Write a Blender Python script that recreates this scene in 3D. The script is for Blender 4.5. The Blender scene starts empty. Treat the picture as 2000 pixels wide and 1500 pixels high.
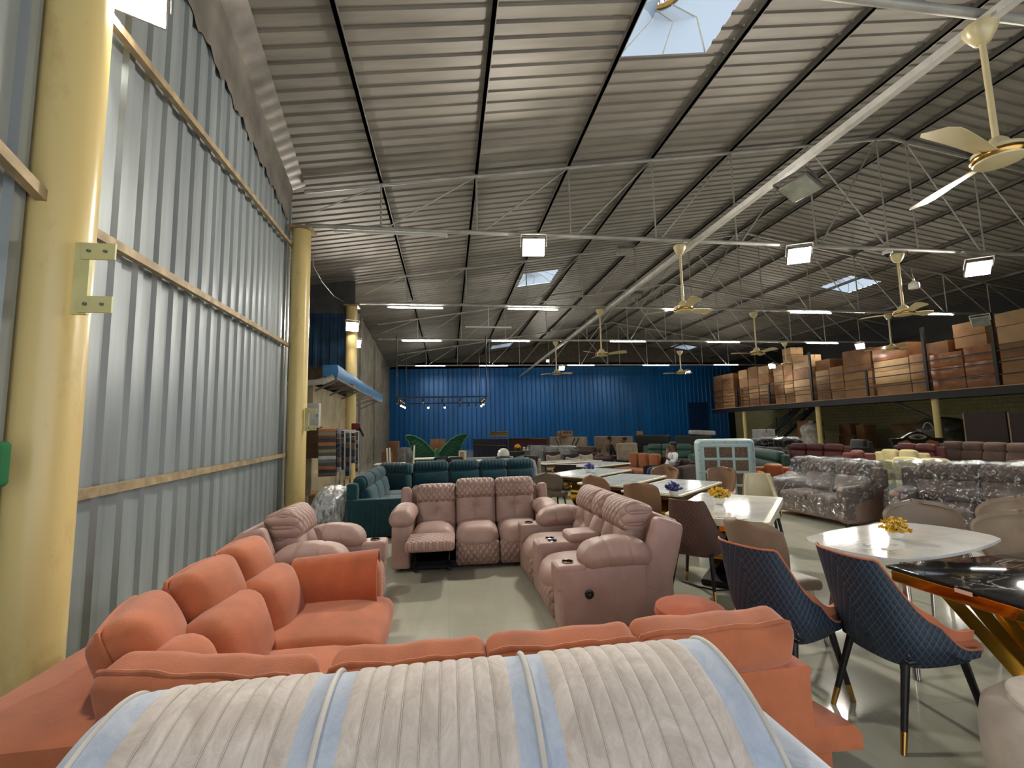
import bpy, bmesh, math, random
from mathutils import Vector, Matrix, Euler
random.seed(7)
PI = math.pi
C = bpy.context.scene.collection
ORD = ['first','second','third','fourth','fifth','sixth','seventh','eighth','ninth','tenth','eleventh','twelfth','thirteenth','fourteenth','fifteenth','sixteenth','seventeenth','eighteenth','nineteenth','twentieth']

# ---------------------------------------------------------------- camera
FPX, YAW, PIT, ROL, HC = 871.0, 0.14429, 0.10204, -0.02276, 1.65
def _basis():
    cy, sy, cp, sp, cr, sr = math.cos(YAW), math.sin(YAW), math.cos(PIT), math.sin(PIT), math.cos(ROL), math.sin(ROL)
    F = Vector((sy*cp, cy*cp, sp)); R0 = Vector((cy, -sy, 0)); U0 = R0.cross(F)
    return R0*cr + U0*sr, U0*cr - R0*sr, F
CR, CU, CF = _basis()
CAM = Vector((0, 0, HC))
cam = bpy.data.cameras.new('camera'); cam.sensor_width = 36; cam.lens = FPX/2000*36; cam.clip_start = .05; cam.clip_end = 300
co = bpy.data.objects.new('camera', cam); C.objects.link(co)
m = Matrix((CR, CU, -CF)).transposed().to_4x4(); m.translation = CAM
co.matrix_world = m
bpy.context.scene.camera = co
def _ray(x, y): return CF + CR*((x-1000)/FPX) - CU*((y-750)/FPX)
def PZ(x, y, z=0.0):
    d = _ray(x, y); return CAM + d*((z-HC)/d.z)
def PY(x, y, Y):
    d = _ray(x, y); return CAM + d*(Y/d.y)
def PX(x, y, X):
    d = _ray(x, y); return CAM + d*(X/d.x)

# ---------------------------------------------------------------- materials
def lin(c):
    c = c/255.0
    return c/12.92 if c <= .04045 else ((c+.055)/1.055)**2.4
def rgb(t): return (lin(t[0]), lin(t[1]), lin(t[2]), 1)
MATS = {}
class NT:
    def __init__(s, name):
        s.m = bpy.data.materials.new(name); s.m.use_nodes = True
        s.t = s.m.node_tree; s.n = s.t.nodes; s.l = s.t.links
        s.b = s.n['Principled BSDF']; s.out = s.n['Material Output']
    def node(s, ty, **kw):
        x = s.n.new(ty)
        for k, v in kw.items(): setattr(x, k, v)
        return x
    def link(s, a, b): s.l.new(a, b)
    def coord(s): return s.node('ShaderNodeTexCoord').outputs['Object']
    def math(s, op, a, b=None, c=None):
        x = s.node('ShaderNodeMath', operation=op)
        for i, v in enumerate((a, b, c)):
            if v is None: continue
            if isinstance(v, (int, float)): x.inputs[i].default_value = v
            else: s.link(v, x.inputs[i])
        return x.outputs[0]
    def dot(s, vec, d):
        x = s.node('ShaderNodeVectorMath', operation='DOT_PRODUCT'); s.link(vec, x.inputs[0]); x.inputs[1].default_value = d
        return x.outputs['Value']
    def noise(s, scale, detail=3, rough=.55, vec=None, dist=0):
        x = s.node('ShaderNodeTexNoise'); x.inputs['Scale'].default_value = scale; x.inputs['Detail'].default_value = detail
        x.inputs['Roughness'].default_value = rough; x.inputs['Distortion'].default_value = dist
        s.link(vec if vec is not None else s.coord(), x.inputs['Vector']); return x.outputs['Fac']
    def scaled(s, sc, vec=None):
        x = s.node('ShaderNodeVectorMath', operation='MULTIPLY'); s.link(vec if vec is not None else s.coord(), x.inputs[0]); x.inputs[1].default_value = sc
        return x.outputs[0]
    def mix(s, f, a, b):
        x = s.node('ShaderNodeMix', data_type='RGBA')
        if isinstance(f, (int, float)): x.inputs[0].default_value = f
        else: s.link(f, x.inputs[0])
        for i, v in ((6, a), (7, b)):
            if isinstance(v, tuple): x.inputs[i].default_value = v
            else: s.link(v, x.inputs[i])
        return x.outputs[2]
    def ramp(s, f, lo, hi):
        x = s.node('ShaderNodeMapRange'); x.inputs['From Min'].default_value = lo; x.inputs['From Max'].default_value = hi; s.link(f, x.inputs['Value'])
        return x.outputs['Result']
    def bump(s, h, strength=.3, dist=.01):
        x = s.node('ShaderNodeBump'); x.inputs['Strength'].default_value = strength; x.inputs['Distance'].default_value = dist
        s.link(h, x.inputs['Height']); s.link(x.outputs['Normal'], s.b.inputs['Normal'])
    def set(s, rough=.6, metal=0, spec=.5, sheen=0):
        s.b.inputs['Roughness'].default_value = rough; s.b.inputs['Metallic'].default_value = metal
        s.b.inputs['Specular IOR Level'].default_value = spec
        if sheen: s.b.inputs['Sheen Weight'].default_value = sheen
    def base(s, c):
        if isinstance(c, tuple): s.b.inputs['Base Color'].default_value = c
        else: s.link(c, s.b.inputs['Base Color'])
def dark(c, k): return tuple(int(v*k) for v in c)

def plain(name, c, rough=.6, metal=0, var=.12, nscale=3, bump=0, bscale=60, spec=.5, sheen=0):
    if name in MATS: return MATS[name]
    n = NT(name); n.set(rough, metal, spec, sheen)
    f = n.ramp(n.noise(nscale, 4), .3, .7)
    n.base(n.mix(f, rgb(dark(c, 1-var)), rgb(tuple(min(255, int(v*(1+var*.6))) for v in c))))
    if bump: n.bump(n.noise(bscale, 2), bump, .004)
    MATS[name] = n.m; return n.m
def fabric(name, c, rough=.85, var=.1): return plain(name, c, rough, 0, var, 5, .5, 180, .25, .25)
def leather(name, c, rough=.5, var=.08): return plain(name, c, rough, 0, var, 4, .35, 120, .4)
def quilt(name, c, a=(1, 0, 0), b=(0, 0, 1), size=.07, rough=.55, line=None, lw=.16, strength=.8, dist=.02, fold=False):
    """diamond stitched quilting: two families of seams running across the object's own axes"""
    if name in MATS: return MATS[name]
    n = NT(name); n.set(rough, 0, .4)
    co_ = n.coord(); k = PI/size
    if fold:   # the seams follow the shell round its sides
        sx = n.node('ShaderNodeSeparateXYZ'); n.link(co_, sx.inputs[0]); cb = n.node('ShaderNodeCombineXYZ')
        n.link(n.math('SUBTRACT', n.math('ABSOLUTE', sx.outputs[0]), sx.outputs[1]), cb.inputs[0]); n.link(sx.outputs[2], cb.inputs[2]); co_ = cb.outputs[0]
    va, vb = Vector(a), Vector(b)
    s1 = n.math('ABSOLUTE', n.math('SINE', n.dot(co_, tuple((va+vb*.75)*k))))
    s2 = n.math('ABSOLUTE', n.math('SINE', n.dot(co_, tuple((va-vb*.75)*k))))
    h = n.math('POWER', n.math('MULTIPLY', s1, s2), .5)
    f = n.ramp(n.noise(5, 3), .3, .7)
    col = n.mix(f, rgb(dark(c, .92)), rgb(tuple(min(255, int(v*1.05)) for v in c)))
    if line:
        mn = n.math('MINIMUM', s1, s2)
        col = n.mix(n.math('LESS_THAN', mn, lw), col, rgb(line))
    n.base(col); n.bump(h, strength, dist)
    MATS[name] = n.m; return n.m
def channel(name, c, a=(1, 0, 0), size=.05, rough=.8, strength=.8, dist=.02, var=.1, nscale=5):
    if name in MATS: return MATS[name]
    n = NT(name); n.set(rough, 0, .25, .2)
    s1 = n.math('ABSOLUTE', n.math('SINE', n.dot(n.coord(), tuple(Vector(a)*(PI/size)))))
    f = n.ramp(n.noise(nscale, 4), .3, .7)
    n.base(n.mix(f, rgb(dark(c, 1-var)), rgb(tuple(min(255, int(v*(1+var*.5))) for v in c))))
    n.bump(n.math('POWER', s1, .45), strength, dist)
    MATS[name] = n.m; return n.m
def marble(name, c, vein, scale=1.6, rough=.06, width=.02, amount=.8, wash=None):
    if name in MATS: return MATS[name]
    n = NT(name); n.set(rough, 0, .5)
    v = n.scaled((1.0, 2.2, 1.0))
    a = n.noise(scale, 8, .6, v, 1.2)
    line = n.ramp(n.math('ABSOLUTE', n.math('SUBTRACT', a, .5)), width, 0)
    mask = n.ramp(n.noise(scale*1.3, 2), .42, .62)
    f = n.math('MULTIPLY', n.math('MULTIPLY', line, mask), amount)
    cl = n.ramp(n.noise(scale*2.2, 5), .35, .75)
    base = n.mix(cl, rgb(c), rgb(wash or dark(c, .86)))
    n.base(n.mix(f, base, rgb(vein)))
    MATS[name] = n.m; return n.m
def emit(name, c, strength):
    if name in MATS: return MATS[name]
    n = NT(name); n.base((0, 0, 0, 1))
    n.b.inputs['Emission Color'].default_value = rgb(c); n.b.inputs['Emission Strength'].default_value = strength
    n.base((.8, .8, .8, 1))
    MATS[name] = n.m; return n.m
def film(name, amount=.35, scale=9, stretch=(1, 1, .35), rough=.1, tint=(235, 238, 240), lo=.5, hi=.66, fres=.16):
    """clear stretch wrap: mostly see-through, with glossy creases"""
    if name in MATS: return MATS[name]
    n = NT(name)
    v = n.scaled(stretch)
    h = n.noise(scale, 6, .65, v, 1.5)
    bp = n.node('ShaderNodeBump'); bp.inputs['Strength'].default_value = 1; bp.inputs['Distance'].default_value = .06
    n.link(h, bp.inputs['Height'])
    g = n.node('ShaderNodeBsdfGlossy'); g.inputs['Roughness'].default_value = rough; g.inputs['Color'].default_value = (1, 1, 1, 1)
    n.link(bp.outputs[0], g.inputs['Normal'])
    tr = n.node('ShaderNodeBsdfTransparent'); tr.inputs['Color'].default_value = rgb(tint)
    f = n.math('MULTIPLY', n.ramp(n.noise(scale*1.7, 5, .7, v, 1), lo, hi), amount)
    fr = n.node('ShaderNodeLayerWeight'); fr.inputs['Blend'].default_value = .25; n.link(bp.outputs[0], fr.inputs['Normal'])
    f2 = n.math('ADD', f, n.math('MULTIPLY', fr.outputs['Fresnel'], fres)); f2 = n.math('MINIMUM', f2, .95)
    mx = n.node('ShaderNodeMixShader'); n.link(f2, mx.inputs[0]); n.link(tr.outputs[0], mx.inputs[1]); n.link(g.outputs[0], mx.inputs[2])
    n.link(mx.outputs[0], n.out.inputs['Surface'])
    MATS[name] = n.m; return n.m

# ---------------------------------------------------------------- mesh kit
def T(x=0, y=0, z=0): return Matrix.Translation((x, y, z))
def RX(a): return Matrix.Rotation(a, 4, 'X')
def RY(a): return Matrix.Rotation(a, 4, 'Y')
def RZ(a): return Matrix.Rotation(a, 4, 'Z')
def SC(x, y, z): return Matrix.Diagonal((x, y, z, 1))
class MB:
    def __init__(s): s.v = []; s.f = []
    def add(s, vs, fs, M=None):
        k = len(s.v)
        s.v += [tuple(M @ Vector(p)) if M is not None else tuple(p) for p in vs]
        s.f += [tuple(i+k for i in q) for q in fs]
        return s
    def box(s, x0, x1, y0, y1, z0, z1, b=0, M=None):
        if b > 0:
            return s.cush((x0+x1)/2, (y0+y1)/2, (z0+z1)/2, x1-x0, y1-y0, z1-z0, b, n=1, M=M)
        vs = [(x, y, z) for x in (x0, x1) for y in (y0, y1) for z in (z0, z1)]
        return s.add(vs, [(0, 1, 3, 2), (4, 6, 7, 5), (0, 4, 5, 1), (2, 3, 7, 6), (0, 2, 6, 4), (1, 5, 7, 3)], M)
    def cush(s, cx, cy, cz, w, d, h, r=.05, bul=(0, 0, 0), n=4, M=None, fn=None):
        """soft rounded block with bulging faces; fn(p)->p bends it further"""
        H = (w/2, d/2, h/2); r = min(r, min(H)*.98)
        def st(hh):
            inn = hh-r
            a = [-hh, -inn-r*.41, -inn]; k = max(1, n)
            mid = [-inn+2*inn*i/k for i in range(1, k)]
            return a+mid+[inn, inn+r*.41, hh]
        S = [st(x) for x in H]; idx = {}; vs = []; fs = []
        def vid(p):
            key = tuple(round(c, 6) for c in p)
            if key not in idx:
                q = [max(-(H[i]-r), min(H[i]-r, p[i])) for i in range(3)]
                dv = Vector([p[i]-q[i] for i in range(3)])
                L = dv.length
                o = [q[i]+(dv[i]/L*r if L > 0 else 0) for i in range(3)]
                for i in range(3):
                    if bul[i]:
                        j, k = (i+1) % 3, (i+2) % 3
                        e = (1-(o[j]/H[j])**2)*(1-(o[k]/H[k])**2)
                        o[i] += bul[i]*max(0, e)*max(-1, min(1, o[i]/H[i]*1.0))
                pt = Vector((o[0]+cx, o[1]+cy, o[2]+cz))
                if fn: pt = Vector(fn(pt))
                idx[key] = len(vs); vs.append(tuple(pt))
            return idx[key]
        for ax in range(3):
            j, k = (ax+1) % 3, (ax+2) % 3
            for sg in (-1, 1):
                for a in range(len(S[j])-1):
                    for b in range(len(S[k])-1):
                        q = []
                        for (u, v) in ((a, b), (a+1, b), (a+1, b+1), (a, b+1)):
                            p = [0, 0, 0]; p[ax] = sg*H[ax]; p[j] = S[j][u]; p[k] = S[k][v]; q.append(vid(p))
                        if sg < 0: q.reverse()
                        fs.append(tuple(q))
        return s.add(vs, fs, M)
    def tube(s, pts, r, seg=8, M=None, cap=True, r1=None):
        P = [Vector(p) for p in pts]; n = len(P); vs = []; fs = []
        up = None
        for i, p in enumerate(P):
            t = (P[min(i+1, n-1)]-P[max(i-1, 0)]).normalized()
            if up is None: up = Vector((0, 0, 1)) if abs(t.z) < .9 else Vector((1, 0, 0))
            a = t.cross(up).normalized(); b = a.cross(t); up = b
            rr = r if r1 is None else r+(r1-r)*i/(n-1)
            for k in range(seg):
                w = 2*PI*k/seg; vs.append(p+a*(rr*math.cos(w))+b*(rr*math.sin(w)))
        for i in range(n-1):
            for k in range(seg):
                k2 = (k+1) % seg; fs.append((i*seg+k, (i+1)*seg+k, (i+1)*seg+k2, i*seg+k2))
        if cap: fs += [tuple(range(seg)), tuple(range((n-1)*seg, n*seg))[::-1]]
        return s.add(vs, fs, M)
    def bar(s, a, b, w, h=None, M=None):
        """rectangular bar between two points"""
        h = h or w; a, b = Vector(a), Vector(b); t = (b-a).normalized()
        up = Vector((0, 0, 1)) if abs(t.z) < .95 else Vector((0, 1, 0))
        x = t.cross(up).normalized(); y = x.cross(t)
        vs = [p+x*(sx*w/2)+y*(sy*h/2) for p in (a, b) for sx, sy in ((-1, -1), (1, -1), (1, 1), (-1, 1))]
        return s.add(vs, [(0, 1, 5, 4), (1, 2, 6, 5), (2, 3, 7, 6), (3, 0, 4, 7), (3, 2, 1, 0), (4, 5, 6, 7)], M)
    def lathe(s, prof, seg=20, M=None):
        vs = []; fs = []; n = len(prof)
        for r, z in prof:
            for k in range(seg): vs.append((r*math.cos(2*PI*k/seg), r*math.sin(2*PI*k/seg), z))
        for i in range(n-1):
            for k in range(seg):
                k2 = (k+1) % seg; fs.append((i*seg+k, i*seg+k2, (i+1)*seg+k2, (i+1)*seg+k))
        fs += [tuple(range(seg))[::-1], tuple(range((n-1)*seg, n*seg))]
        return s.add(vs, fs, M)
    def prism(s, poly, z0, z1, M=None):
        n = len(poly); vs = [(x, y, z0) for x, y in poly]+[(x, y, z1) for x, y in poly]
        fs = [tuple(range(n))[::-1], tuple(range(n, 2*n))]+[(i, (i+1) % n, n+(i+1) % n, n+i) for i in range(n)]
        return s.add(vs, fs, M)
    def grid(s, rows, M=None, close=False):
        """rows of points -> quad sheet"""
        n = len(rows); k = len(rows[0]); vs = [p for r in rows for p in r]; fs = []
        for i in range(n-1):
            for j in range(k-1 if not close else k):
                j2 = (j+1) % k; fs.append((i*k+j, i*k+j2, (i+1)*k+j2, (i+1)*k+j))
        return s.add(vs, fs, M)
    def slab(s, rows, t, M=None):
        """a sheet given real thickness t along its vertex normals"""
        n = len(rows); k = len(rows[0]); R = [[Vector(p) for p in r] for r in rows]; B = []
        for i in range(n):
            r = []
            for j in range(k):
                du = R[i][min(j+1, k-1)]-R[i][max(j-1, 0)]; dv = R[min(i+1, n-1)][j]-R[max(i-1, 0)][j]
                nn = du.cross(dv); nn = nn.normalized() if nn.length > 1e-9 else Vector((0, 0, 1))
                r.append(R[i][j]+nn*t)
            B.append(r)
        vs = [p for r in R for p in r]+[p for r in B for p in r]; o = n*k; fs = []
        for i in range(n-1):
            for j in range(k-1):
                a, b, c, d = i*k+j, i*k+j+1, (i+1)*k+j+1, (i+1)*k+j
                fs += [(d, c, b, a), (a+o, b+o, c+o, d+o)]
        for i in range(n-1):
            a, d = i*k, (i+1)*k; fs.append((a, a+o, d+o, d))
            a, d = i*k+k-1, (i+1)*k+k-1; fs.append((d, d+o, a+o, a))
        for j in range(k-1):
            fs.append((j+1, j+1+o, j+o, j)); a = (n-1)*k+j; fs.append((a, a+o, a+1+o, a+1))
        return s.add(vs, fs, M)
def link(name, mb, mats, parent=None, smooth=True, angle=40):
    me = bpy.data.meshes.new(name)
    me.from_pydata([tuple(p) for p in mb.v], [], mb.f)
    for mt in (mats if isinstance(mats, (list, tuple)) else [mats]): me.materials.append(mt)
    me.update()
    b = bmesh.new(); b.from_mesh(me); bmesh.ops.recalc_face_normals(b, faces=b.faces); b.to_mesh(me); b.free()
    if smooth:
        me.polygons.foreach_set('use_smooth', [True]*len(me.polygons))
        me.set_sharp_from_angle(angle=math.radians(angle))
    o = bpy.data.objects.new(name, me); C.objects.link(o)
    if parent is not None: o.parent = parent
    return o
def tag(o, label, cat, group=None, kind=None):
    o['label'] = label; o['category'] = cat
    if group: o['group'] = group
    if kind: o['kind'] = kind
    return o
def thing(name, label, cat, loc=(0, 0, 0), rz=0, group=None):
    o = bpy.data.objects.new(name, None); C.objects.link(o); o.empty_display_size = .1
    o.location = loc; o.rotation_euler = (0, 0, rz)
    return tag(o, label, cat, group)
def struct(name, mb, mt, label=None, cat=None, **kw):
    o = link(name, mb, mt, **kw); o['kind'] = 'structure'
    if label: o['label'] = label
    if cat: o['category'] = cat
    return o
def dup(root, loc, rz=None, label=None, group=None, rot=None, scale=None):
    r = root.copy(); C.objects.link(r); r.location = loc
    if rz is not None: r.rotation_euler = (0, 0, rz)
    if rot is not None: r.rotation_euler = rot
    if scale is not None: r.scale = (scale,)*3 if isinstance(scale, (int, float)) else scale
    if label: r['label'] = label
    if group: r['group'] = group
    for ch in list(root.children):
        c = ch.copy(); C.objects.link(c); c.parent = r
        for g in ch.children:
            d = g.copy(); C.objects.link(d); d.parent = c
    return r
def lerp(a, b, t): return a+(b-a)*t
# ---------------------------------------------------------------- materials of the place
M_STEEL = plain('galvanised_steel', (186, 182, 174), .42, .25, .12, 2)
M_DARKSTEEL = plain('dark_steel', (120, 116, 110), .5, .4, .15, 2)
M_BLACK = plain('black_painted_steel', (22, 20, 20), .45, .1, .1)
M_WHITE = plain('white_enamel', (232, 230, 222), .35, 0, .03)
M_CREAM = plain('cream_enamel', (222, 206, 160), .3, .05, .04)
M_GOLD = plain('polished_gold', (214, 160, 62), .12, 1, .1)
M_BRASS = plain('brass', (190, 150, 84), .22, 1, .08)
M_CHROME = plain('chrome', (205, 205, 205), .1, 1, .05)
M_CARD = plain('cardboard', (166, 124, 84), .8, 0, .12, 1.5)
M_CARD2 = plain('cardboard_dark', (140, 100, 66), .8, 0, .14, 1.5)
M_CARD3 = plain('cardboard_pale', (186, 150, 108), .75, 0, .1, 1.5)
M_TAPE = plain('packing_tape', (150, 104, 62), .12, 0, .1)
M_BLACKPL = plain('black_plastic', (18, 18, 19), .35, 0, .05)
M_CABLE = plain('black_cable', (16, 16, 17), .4, 0, .02)
M_ORANGE = fabric('orange_velvet', (186, 108, 72))
M_PINK = leather('dusty_pink_leather', (172, 142, 131))
M_PINKQ = quilt('dusty_pink_quilting', (172, 142, 131), size=.075, line=(160, 130, 119), lw=.09, strength=.8, dist=.02)
M_LAMP = emit('floodlight_glow', (255, 247, 234), 700)
M_TUBE = emit('tube_glow', (255, 252, 242), 140)
M_SPOT = emit('spot_glow', (255, 246, 225), 120)
M_WOOD = plain('dark_wood', (44, 26, 20), .45, 0, .2)

def roofz(x): return 10.13-.159*abs(x-13.1)
XL, XR, YB, YF = -3.62, 29.4, 40.0, -3.2
def wallx(y): return -2.79-.134*(y-3.8)          # the left sheet wall toes out slightly

# floor: polished vitrified tiles
n = NT('polished_tiles'); n.set(.11, 0, .5)
br = n.node('ShaderNodeTexBrick'); br.offset = 0; br.inputs['Scale'].default_value = 1; br.inputs['Brick Width'].default_value = .8; br.inputs['Row Height'].default_value = .8
br.inputs['Mortar Size'].default_value = .002; br.inputs['Mortar Smooth'].default_value = .1; br.inputs['Mortar'].default_value = rgb((160, 158, 142))
n.link(n.coord(), br.inputs['Vector'])
cl = n.ramp(n.noise(1.3, 7, .6, n.scaled((1, .35, 1)), 1.4), .3, .72)
c1 = n.mix(cl, rgb((186, 187, 170)), rgb((166, 165, 148)))
n.link(c1, br.inputs['Color1']); n.link(c1, br.inputs['Color2'])
n.base(br.outputs['Color'])
n.link(n.ramp(n.noise(2.5, 4), .2, .9), n.b.inputs['Roughness'])
n.b.inputs['Roughness'].default_value = .1
for l in list(n.l):
    if l.to_socket == n.b.inputs['Roughness']: n.l.remove(l)
M_FLOOR = n.m
struct('floor', MB().box(-9, 31, -3.2, 41, -.12, 0), M_FLOOR)

# roof: trapezoidal sheets, ribs running down the slope, holes under the roof lights
n = NT('roof_sheet'); n.set(.58, .12, .4)
st = n.ramp(n.noise(1.0, 5, .6, n.scaled((.35, 2.5, 1))), .3, .75)
n.base(n.mix(st, rgb((150, 143, 133)), rgb((112, 106, 98))))
M_ROOF = n.m
LIGHTS = [(3.3, 5.05, 5.3, 7.4), (3.45, 5.1, 19.3, 21.15), (3.75, 5.45, 36.8, 38.6), (20.3, 22.05, 19.3, 21.2), (20.6, 22.4, 37.0, 38.6)]
def rib_profile(a, b, pitch, h, lip=.28, top=.16):
    out = []; x = a
    while x < b:
        for f, z in ((0, 0), (lip, 0), (lip+.1, h), (lip+.1+top, h), (lip+.2+top, 0)):
            out.append((x+f*pitch, z))
        x += pitch
    out.append((b, 0))
    return out
def roof_side(x0, x1):
    xs = sorted({x0, x1} | {v for L in LIGHTS for v in L[:2] if min(x0, x1) < v < max(x0, x1)})
    pr = rib_profile(YF, YB+.6, .30, .032)
    mb = MB(); vs = [(x, y, roofz(x)+.06+z) for y, z in pr for x in xs]; fs = []; k = len(xs)
    for i in range(len(pr)-1):
        for j in range(k-1):
            cx, cy = (xs[j]+xs[j+1])/2, (pr[i][0]+pr[i+1][0])/2
            if any(L[0] < cx < L[1] and L[2] < cy < L[3] for L in LIGHTS): continue
            fs.append((i*k+j, i*k+j+1, (i+1)*k+j+1, (i+1)*k+j))
    return mb.add(vs, fs)
struct('ceiling', roof_side(-9.1, 13.1), M_ROOF, 'grey ribbed roof sheets on the left slope', 'roof', angle=20)
struct('ceiling', roof_side(13.1, XR+.3), M_ROOF, 'grey ribbed roof sheets on the right slope', 'roof', angle=20)

# translucent roof lights
n = NT('fibreglass_sheet'); n.set(.5, 0, .3)
tl = n.node('ShaderNodeBsdfTranslucent'); tl.inputs['Color'].default_value = (.26, .31, .36, 1)
df = n.node('ShaderNodeBsdfTransparent'); df.inputs['Color'].default_value = (.9, .95, 1, 1)
mx = n.node('ShaderNodeMixShader'); mx.inputs[0].default_value = .12; n.link(tl.outputs[0], mx.inputs[1]); n.link(df.outputs[0], mx.inputs[2]); n.link(mx.outputs[0], n.out.inputs['Surface'])
M_FIBRE = n.m
RL = ['square roof light with a round turbine vent above the near purlins', 'white roof light beside the second truss on the left slope', 'small far roof light on the left slope near the blue wall',
      'white roof light on the right slope above the second truss', 'small far roof light on the right slope near the blue wall']
for i, (a, b, c, d) in enumerate(LIGHTS):
    t = thing('roof_light', RL[i], 'skylight', ((a+b)/2, (c+d)/2, roofz((a+b)/2)+.1))
    sl = math.atan(.159)*(-1 if a < 13 else 1)
    Mx = RY(sl); w, l = (b-a)/2+.04, (d-c)/2+.04
    # ribbed translucent base rising to a turbine collar
    mb = MB(); seg = 24; R = []
    hs = .55; rx, ry = (-.25, .30)
    for k in range(seg+1):
        an = 2*PI*k/seg+PI/4; cx, sx = math.cos(an), math.sin(an); q = 1/max(abs(cx), abs(sx))
        R.append([(cx*q*w, sx*q*l, 0), (cx*(.3+.7*q*.6)*.75*w, sx*(.3+.7*q*.6)*.75*l, .22), (cx*.36+rx, sx*.36+ry, hs)])
    mb.grid(R, Mx); link('curb', mb, M_FIBRE, t)
    mb = MB()
    for k in range(8):
        an = 2*PI*k/8+PI/4; cx, sx = math.cos(an), math.sin(an); q = 1/max(abs(cx), abs(sx)); mb.tube([(cx*q*w*.98, sx*q*l*.98, .01), (cx*(.3+.7*q*.6)*.75*w, sx*(.3+.7*q*.6)*.75*l, .21), (cx*.36+rx, sx*.36+ry, hs-.01)], .014, 6, Mx)
    link('curb_rib', mb, M_WHITE, t)
    Mx = Mx @ T(rx, ry, 0)
    mb = MB(); ring = [[(math.cos(2*PI*k/32)*r, math.sin(2*PI*k/32)*r, z) for r, z in ((.33, hs-.03), (.40, hs-.03), (.40, hs+.05), (.33, hs+.05), (.33, hs-.03))] for k in range(33)]
    mb.grid(ring, Mx); link('collar', mb, M_BRASS, t)
    mb = MB()
    for k in range(22):
        a0 = 2*PI*k/22
        rows = []
        for q in range(6):
            ph = q/5*PI*.5; rr = .32*math.cos(ph*.97)*1.0+.02; z = hs+.05+.34*math.sin(ph)
            rows.append([(math.cos(a0+q*.05)*rr, math.sin(a0+q*.05)*rr, z), (math.cos(a0+.19+q*.05)*rr*.96, math.sin(a0+.19+q*.05)*rr*.96, z)])
        mb.slab(rows, .004, Mx)
    link('turbine_fins', mb, M_CHROME, t)

# left sheet wall
n = NT('wall_sheet'); n.set(.34, .25, .5)
st = n.ramp(n.noise(.9, 5, .6, n.scaled((1, 3, .25))), .3, .72)
n.base(n.mix(st, rgb((168, 177, 179)), rgb((132, 139, 142))))
M_WSHEET = n.m
def wall_sheet(y0, y1, z0, z1, off=0, pitch=.36, h=.035):
    pr = rib_profile(y0, y1, pitch, h, .22, .26); mb = MB()
    mb.grid([[(wallx(y)+z+off, y, z0), (wallx(y)+z+off, y, z1)] for y, z in pr]); return mb
struct('wall_left', wall_sheet(YF, 10.85, 0, 7.2), M_WSHEET, angle=15)
# crinkled flashing where the wall meets the roof
mb = MB(); rows = []
y = YF
while y < 10.7:
    z = roofz(-3.2)
    j = .05*math.sin(y*9)+.03*math.sin(y*23)
    rows.append([(wallx(y)+.05, y, 6.62+j), (wallx(y)+.09, y, 7.0), (wallx(y)+.12, y, z-.12+.02*math.sin(y*20)), (wallx(y)+.4, y, roofz(wallx(y)+.4)+.02)])
    y += .075
mb.grid(rows); struct('trim_flashing', mb, plain('dull_zinc', (128, 122, 114), .5, .4, .2, 2), angle=15)
# outer skin closes the shed so that only the roof lights and the front let daylight in
M_OUT = plain('outer_skin', (90, 90, 90), .9)
struct('wall_left', MB().box(-9.2, -9.0, YF, YB+.6, -.1, 10), M_OUT)
struct('wall_front', MB().box(12.5, 31, YF-.2, YF, 0, 10.4).box(-9.2, 12.5, YF-.2, YF, 5.2, 10.4).box(-9.2, -3.3, YF-.2, YF, 0, 5.2), M_OUT)

# girts on the left wall
M_GIRT = plain('ochre_angle_iron', (166, 146, 112), .6, .2, .2, 6)
for i, z in enumerate((1.23, 3.5, 5.7)):
    zz = ((1.25, 1.21), (3.21, 3.67), (5.0, 6.04))[i]
    mb = MB(); k = .20 if i else .2
    a = (wallx(3.6)+.11, 3.6, zz[0]); b = (wallx(10.62)+.13, 10.62, zz[1])
    mb.bar(a, b, .06, .075)
    tag(link('wall_girt', mb, M_GIRT), ('ochre steel girt low on the grey sheet wall', 'rusty steel girt at mid height of the grey sheet wall', 'rusty steel girt high on the grey sheet wall')[i], 'girt')
mb = MB(); mb.bar((wallx(3.3)+.10, 3.3, 3.2), (wallx(1.0)+.13, 1.0, 3.75), .06, .075)
tag(link('wall_girt', mb, M_GIRT), 'short ochre girt at the far left edge, left of the near yellow column', 'girt')

# yellow columns
n = NT('column_paint'); n.set(.28, 0, .5)
d1 = n.ramp(n.noise(3, 6, .7, n.scaled((1, 1, .4))), .55, .8)
z_ = n.node('ShaderNodeSeparateXYZ'); n.link(n.coord(), z_.inputs[0])
n.base(n.mix(d1, rgb((232, 208, 142)), rgb((200, 168, 104))))
M_COL = n.m
M_BRKT = plain('pale_yellow_plate', (222, 214, 150), .5, 0, .08)
COLS = [(-2.62, 3.34, 7.0, 'near yellow steel column at the left edge of the photo'), (-3.38, 10.71, 6.42, 'yellow steel column at the far end of the grey sheet wall'),
        (-3.58, 17.25, 6.42, 'third yellow steel column beside the blue canopy')]
for x, y, h, lb in COLS:
    t = thing('column', lb, 'column', (x, y, 0)); t['kind'] = 'structure'
    cr = .185 if y < 5 else .205; link('shaft', MB().lathe([(cr, 0), (cr, h)], 32), M_COL, t)
    link('base_plate', MB().box(-.27, .27, -.27, .27, 0, .02), M_COL, t)
    link('cap_plate', MB().box(-.25, .27, -.25, .25, h, h+.05), M_GIRT, t)
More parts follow.
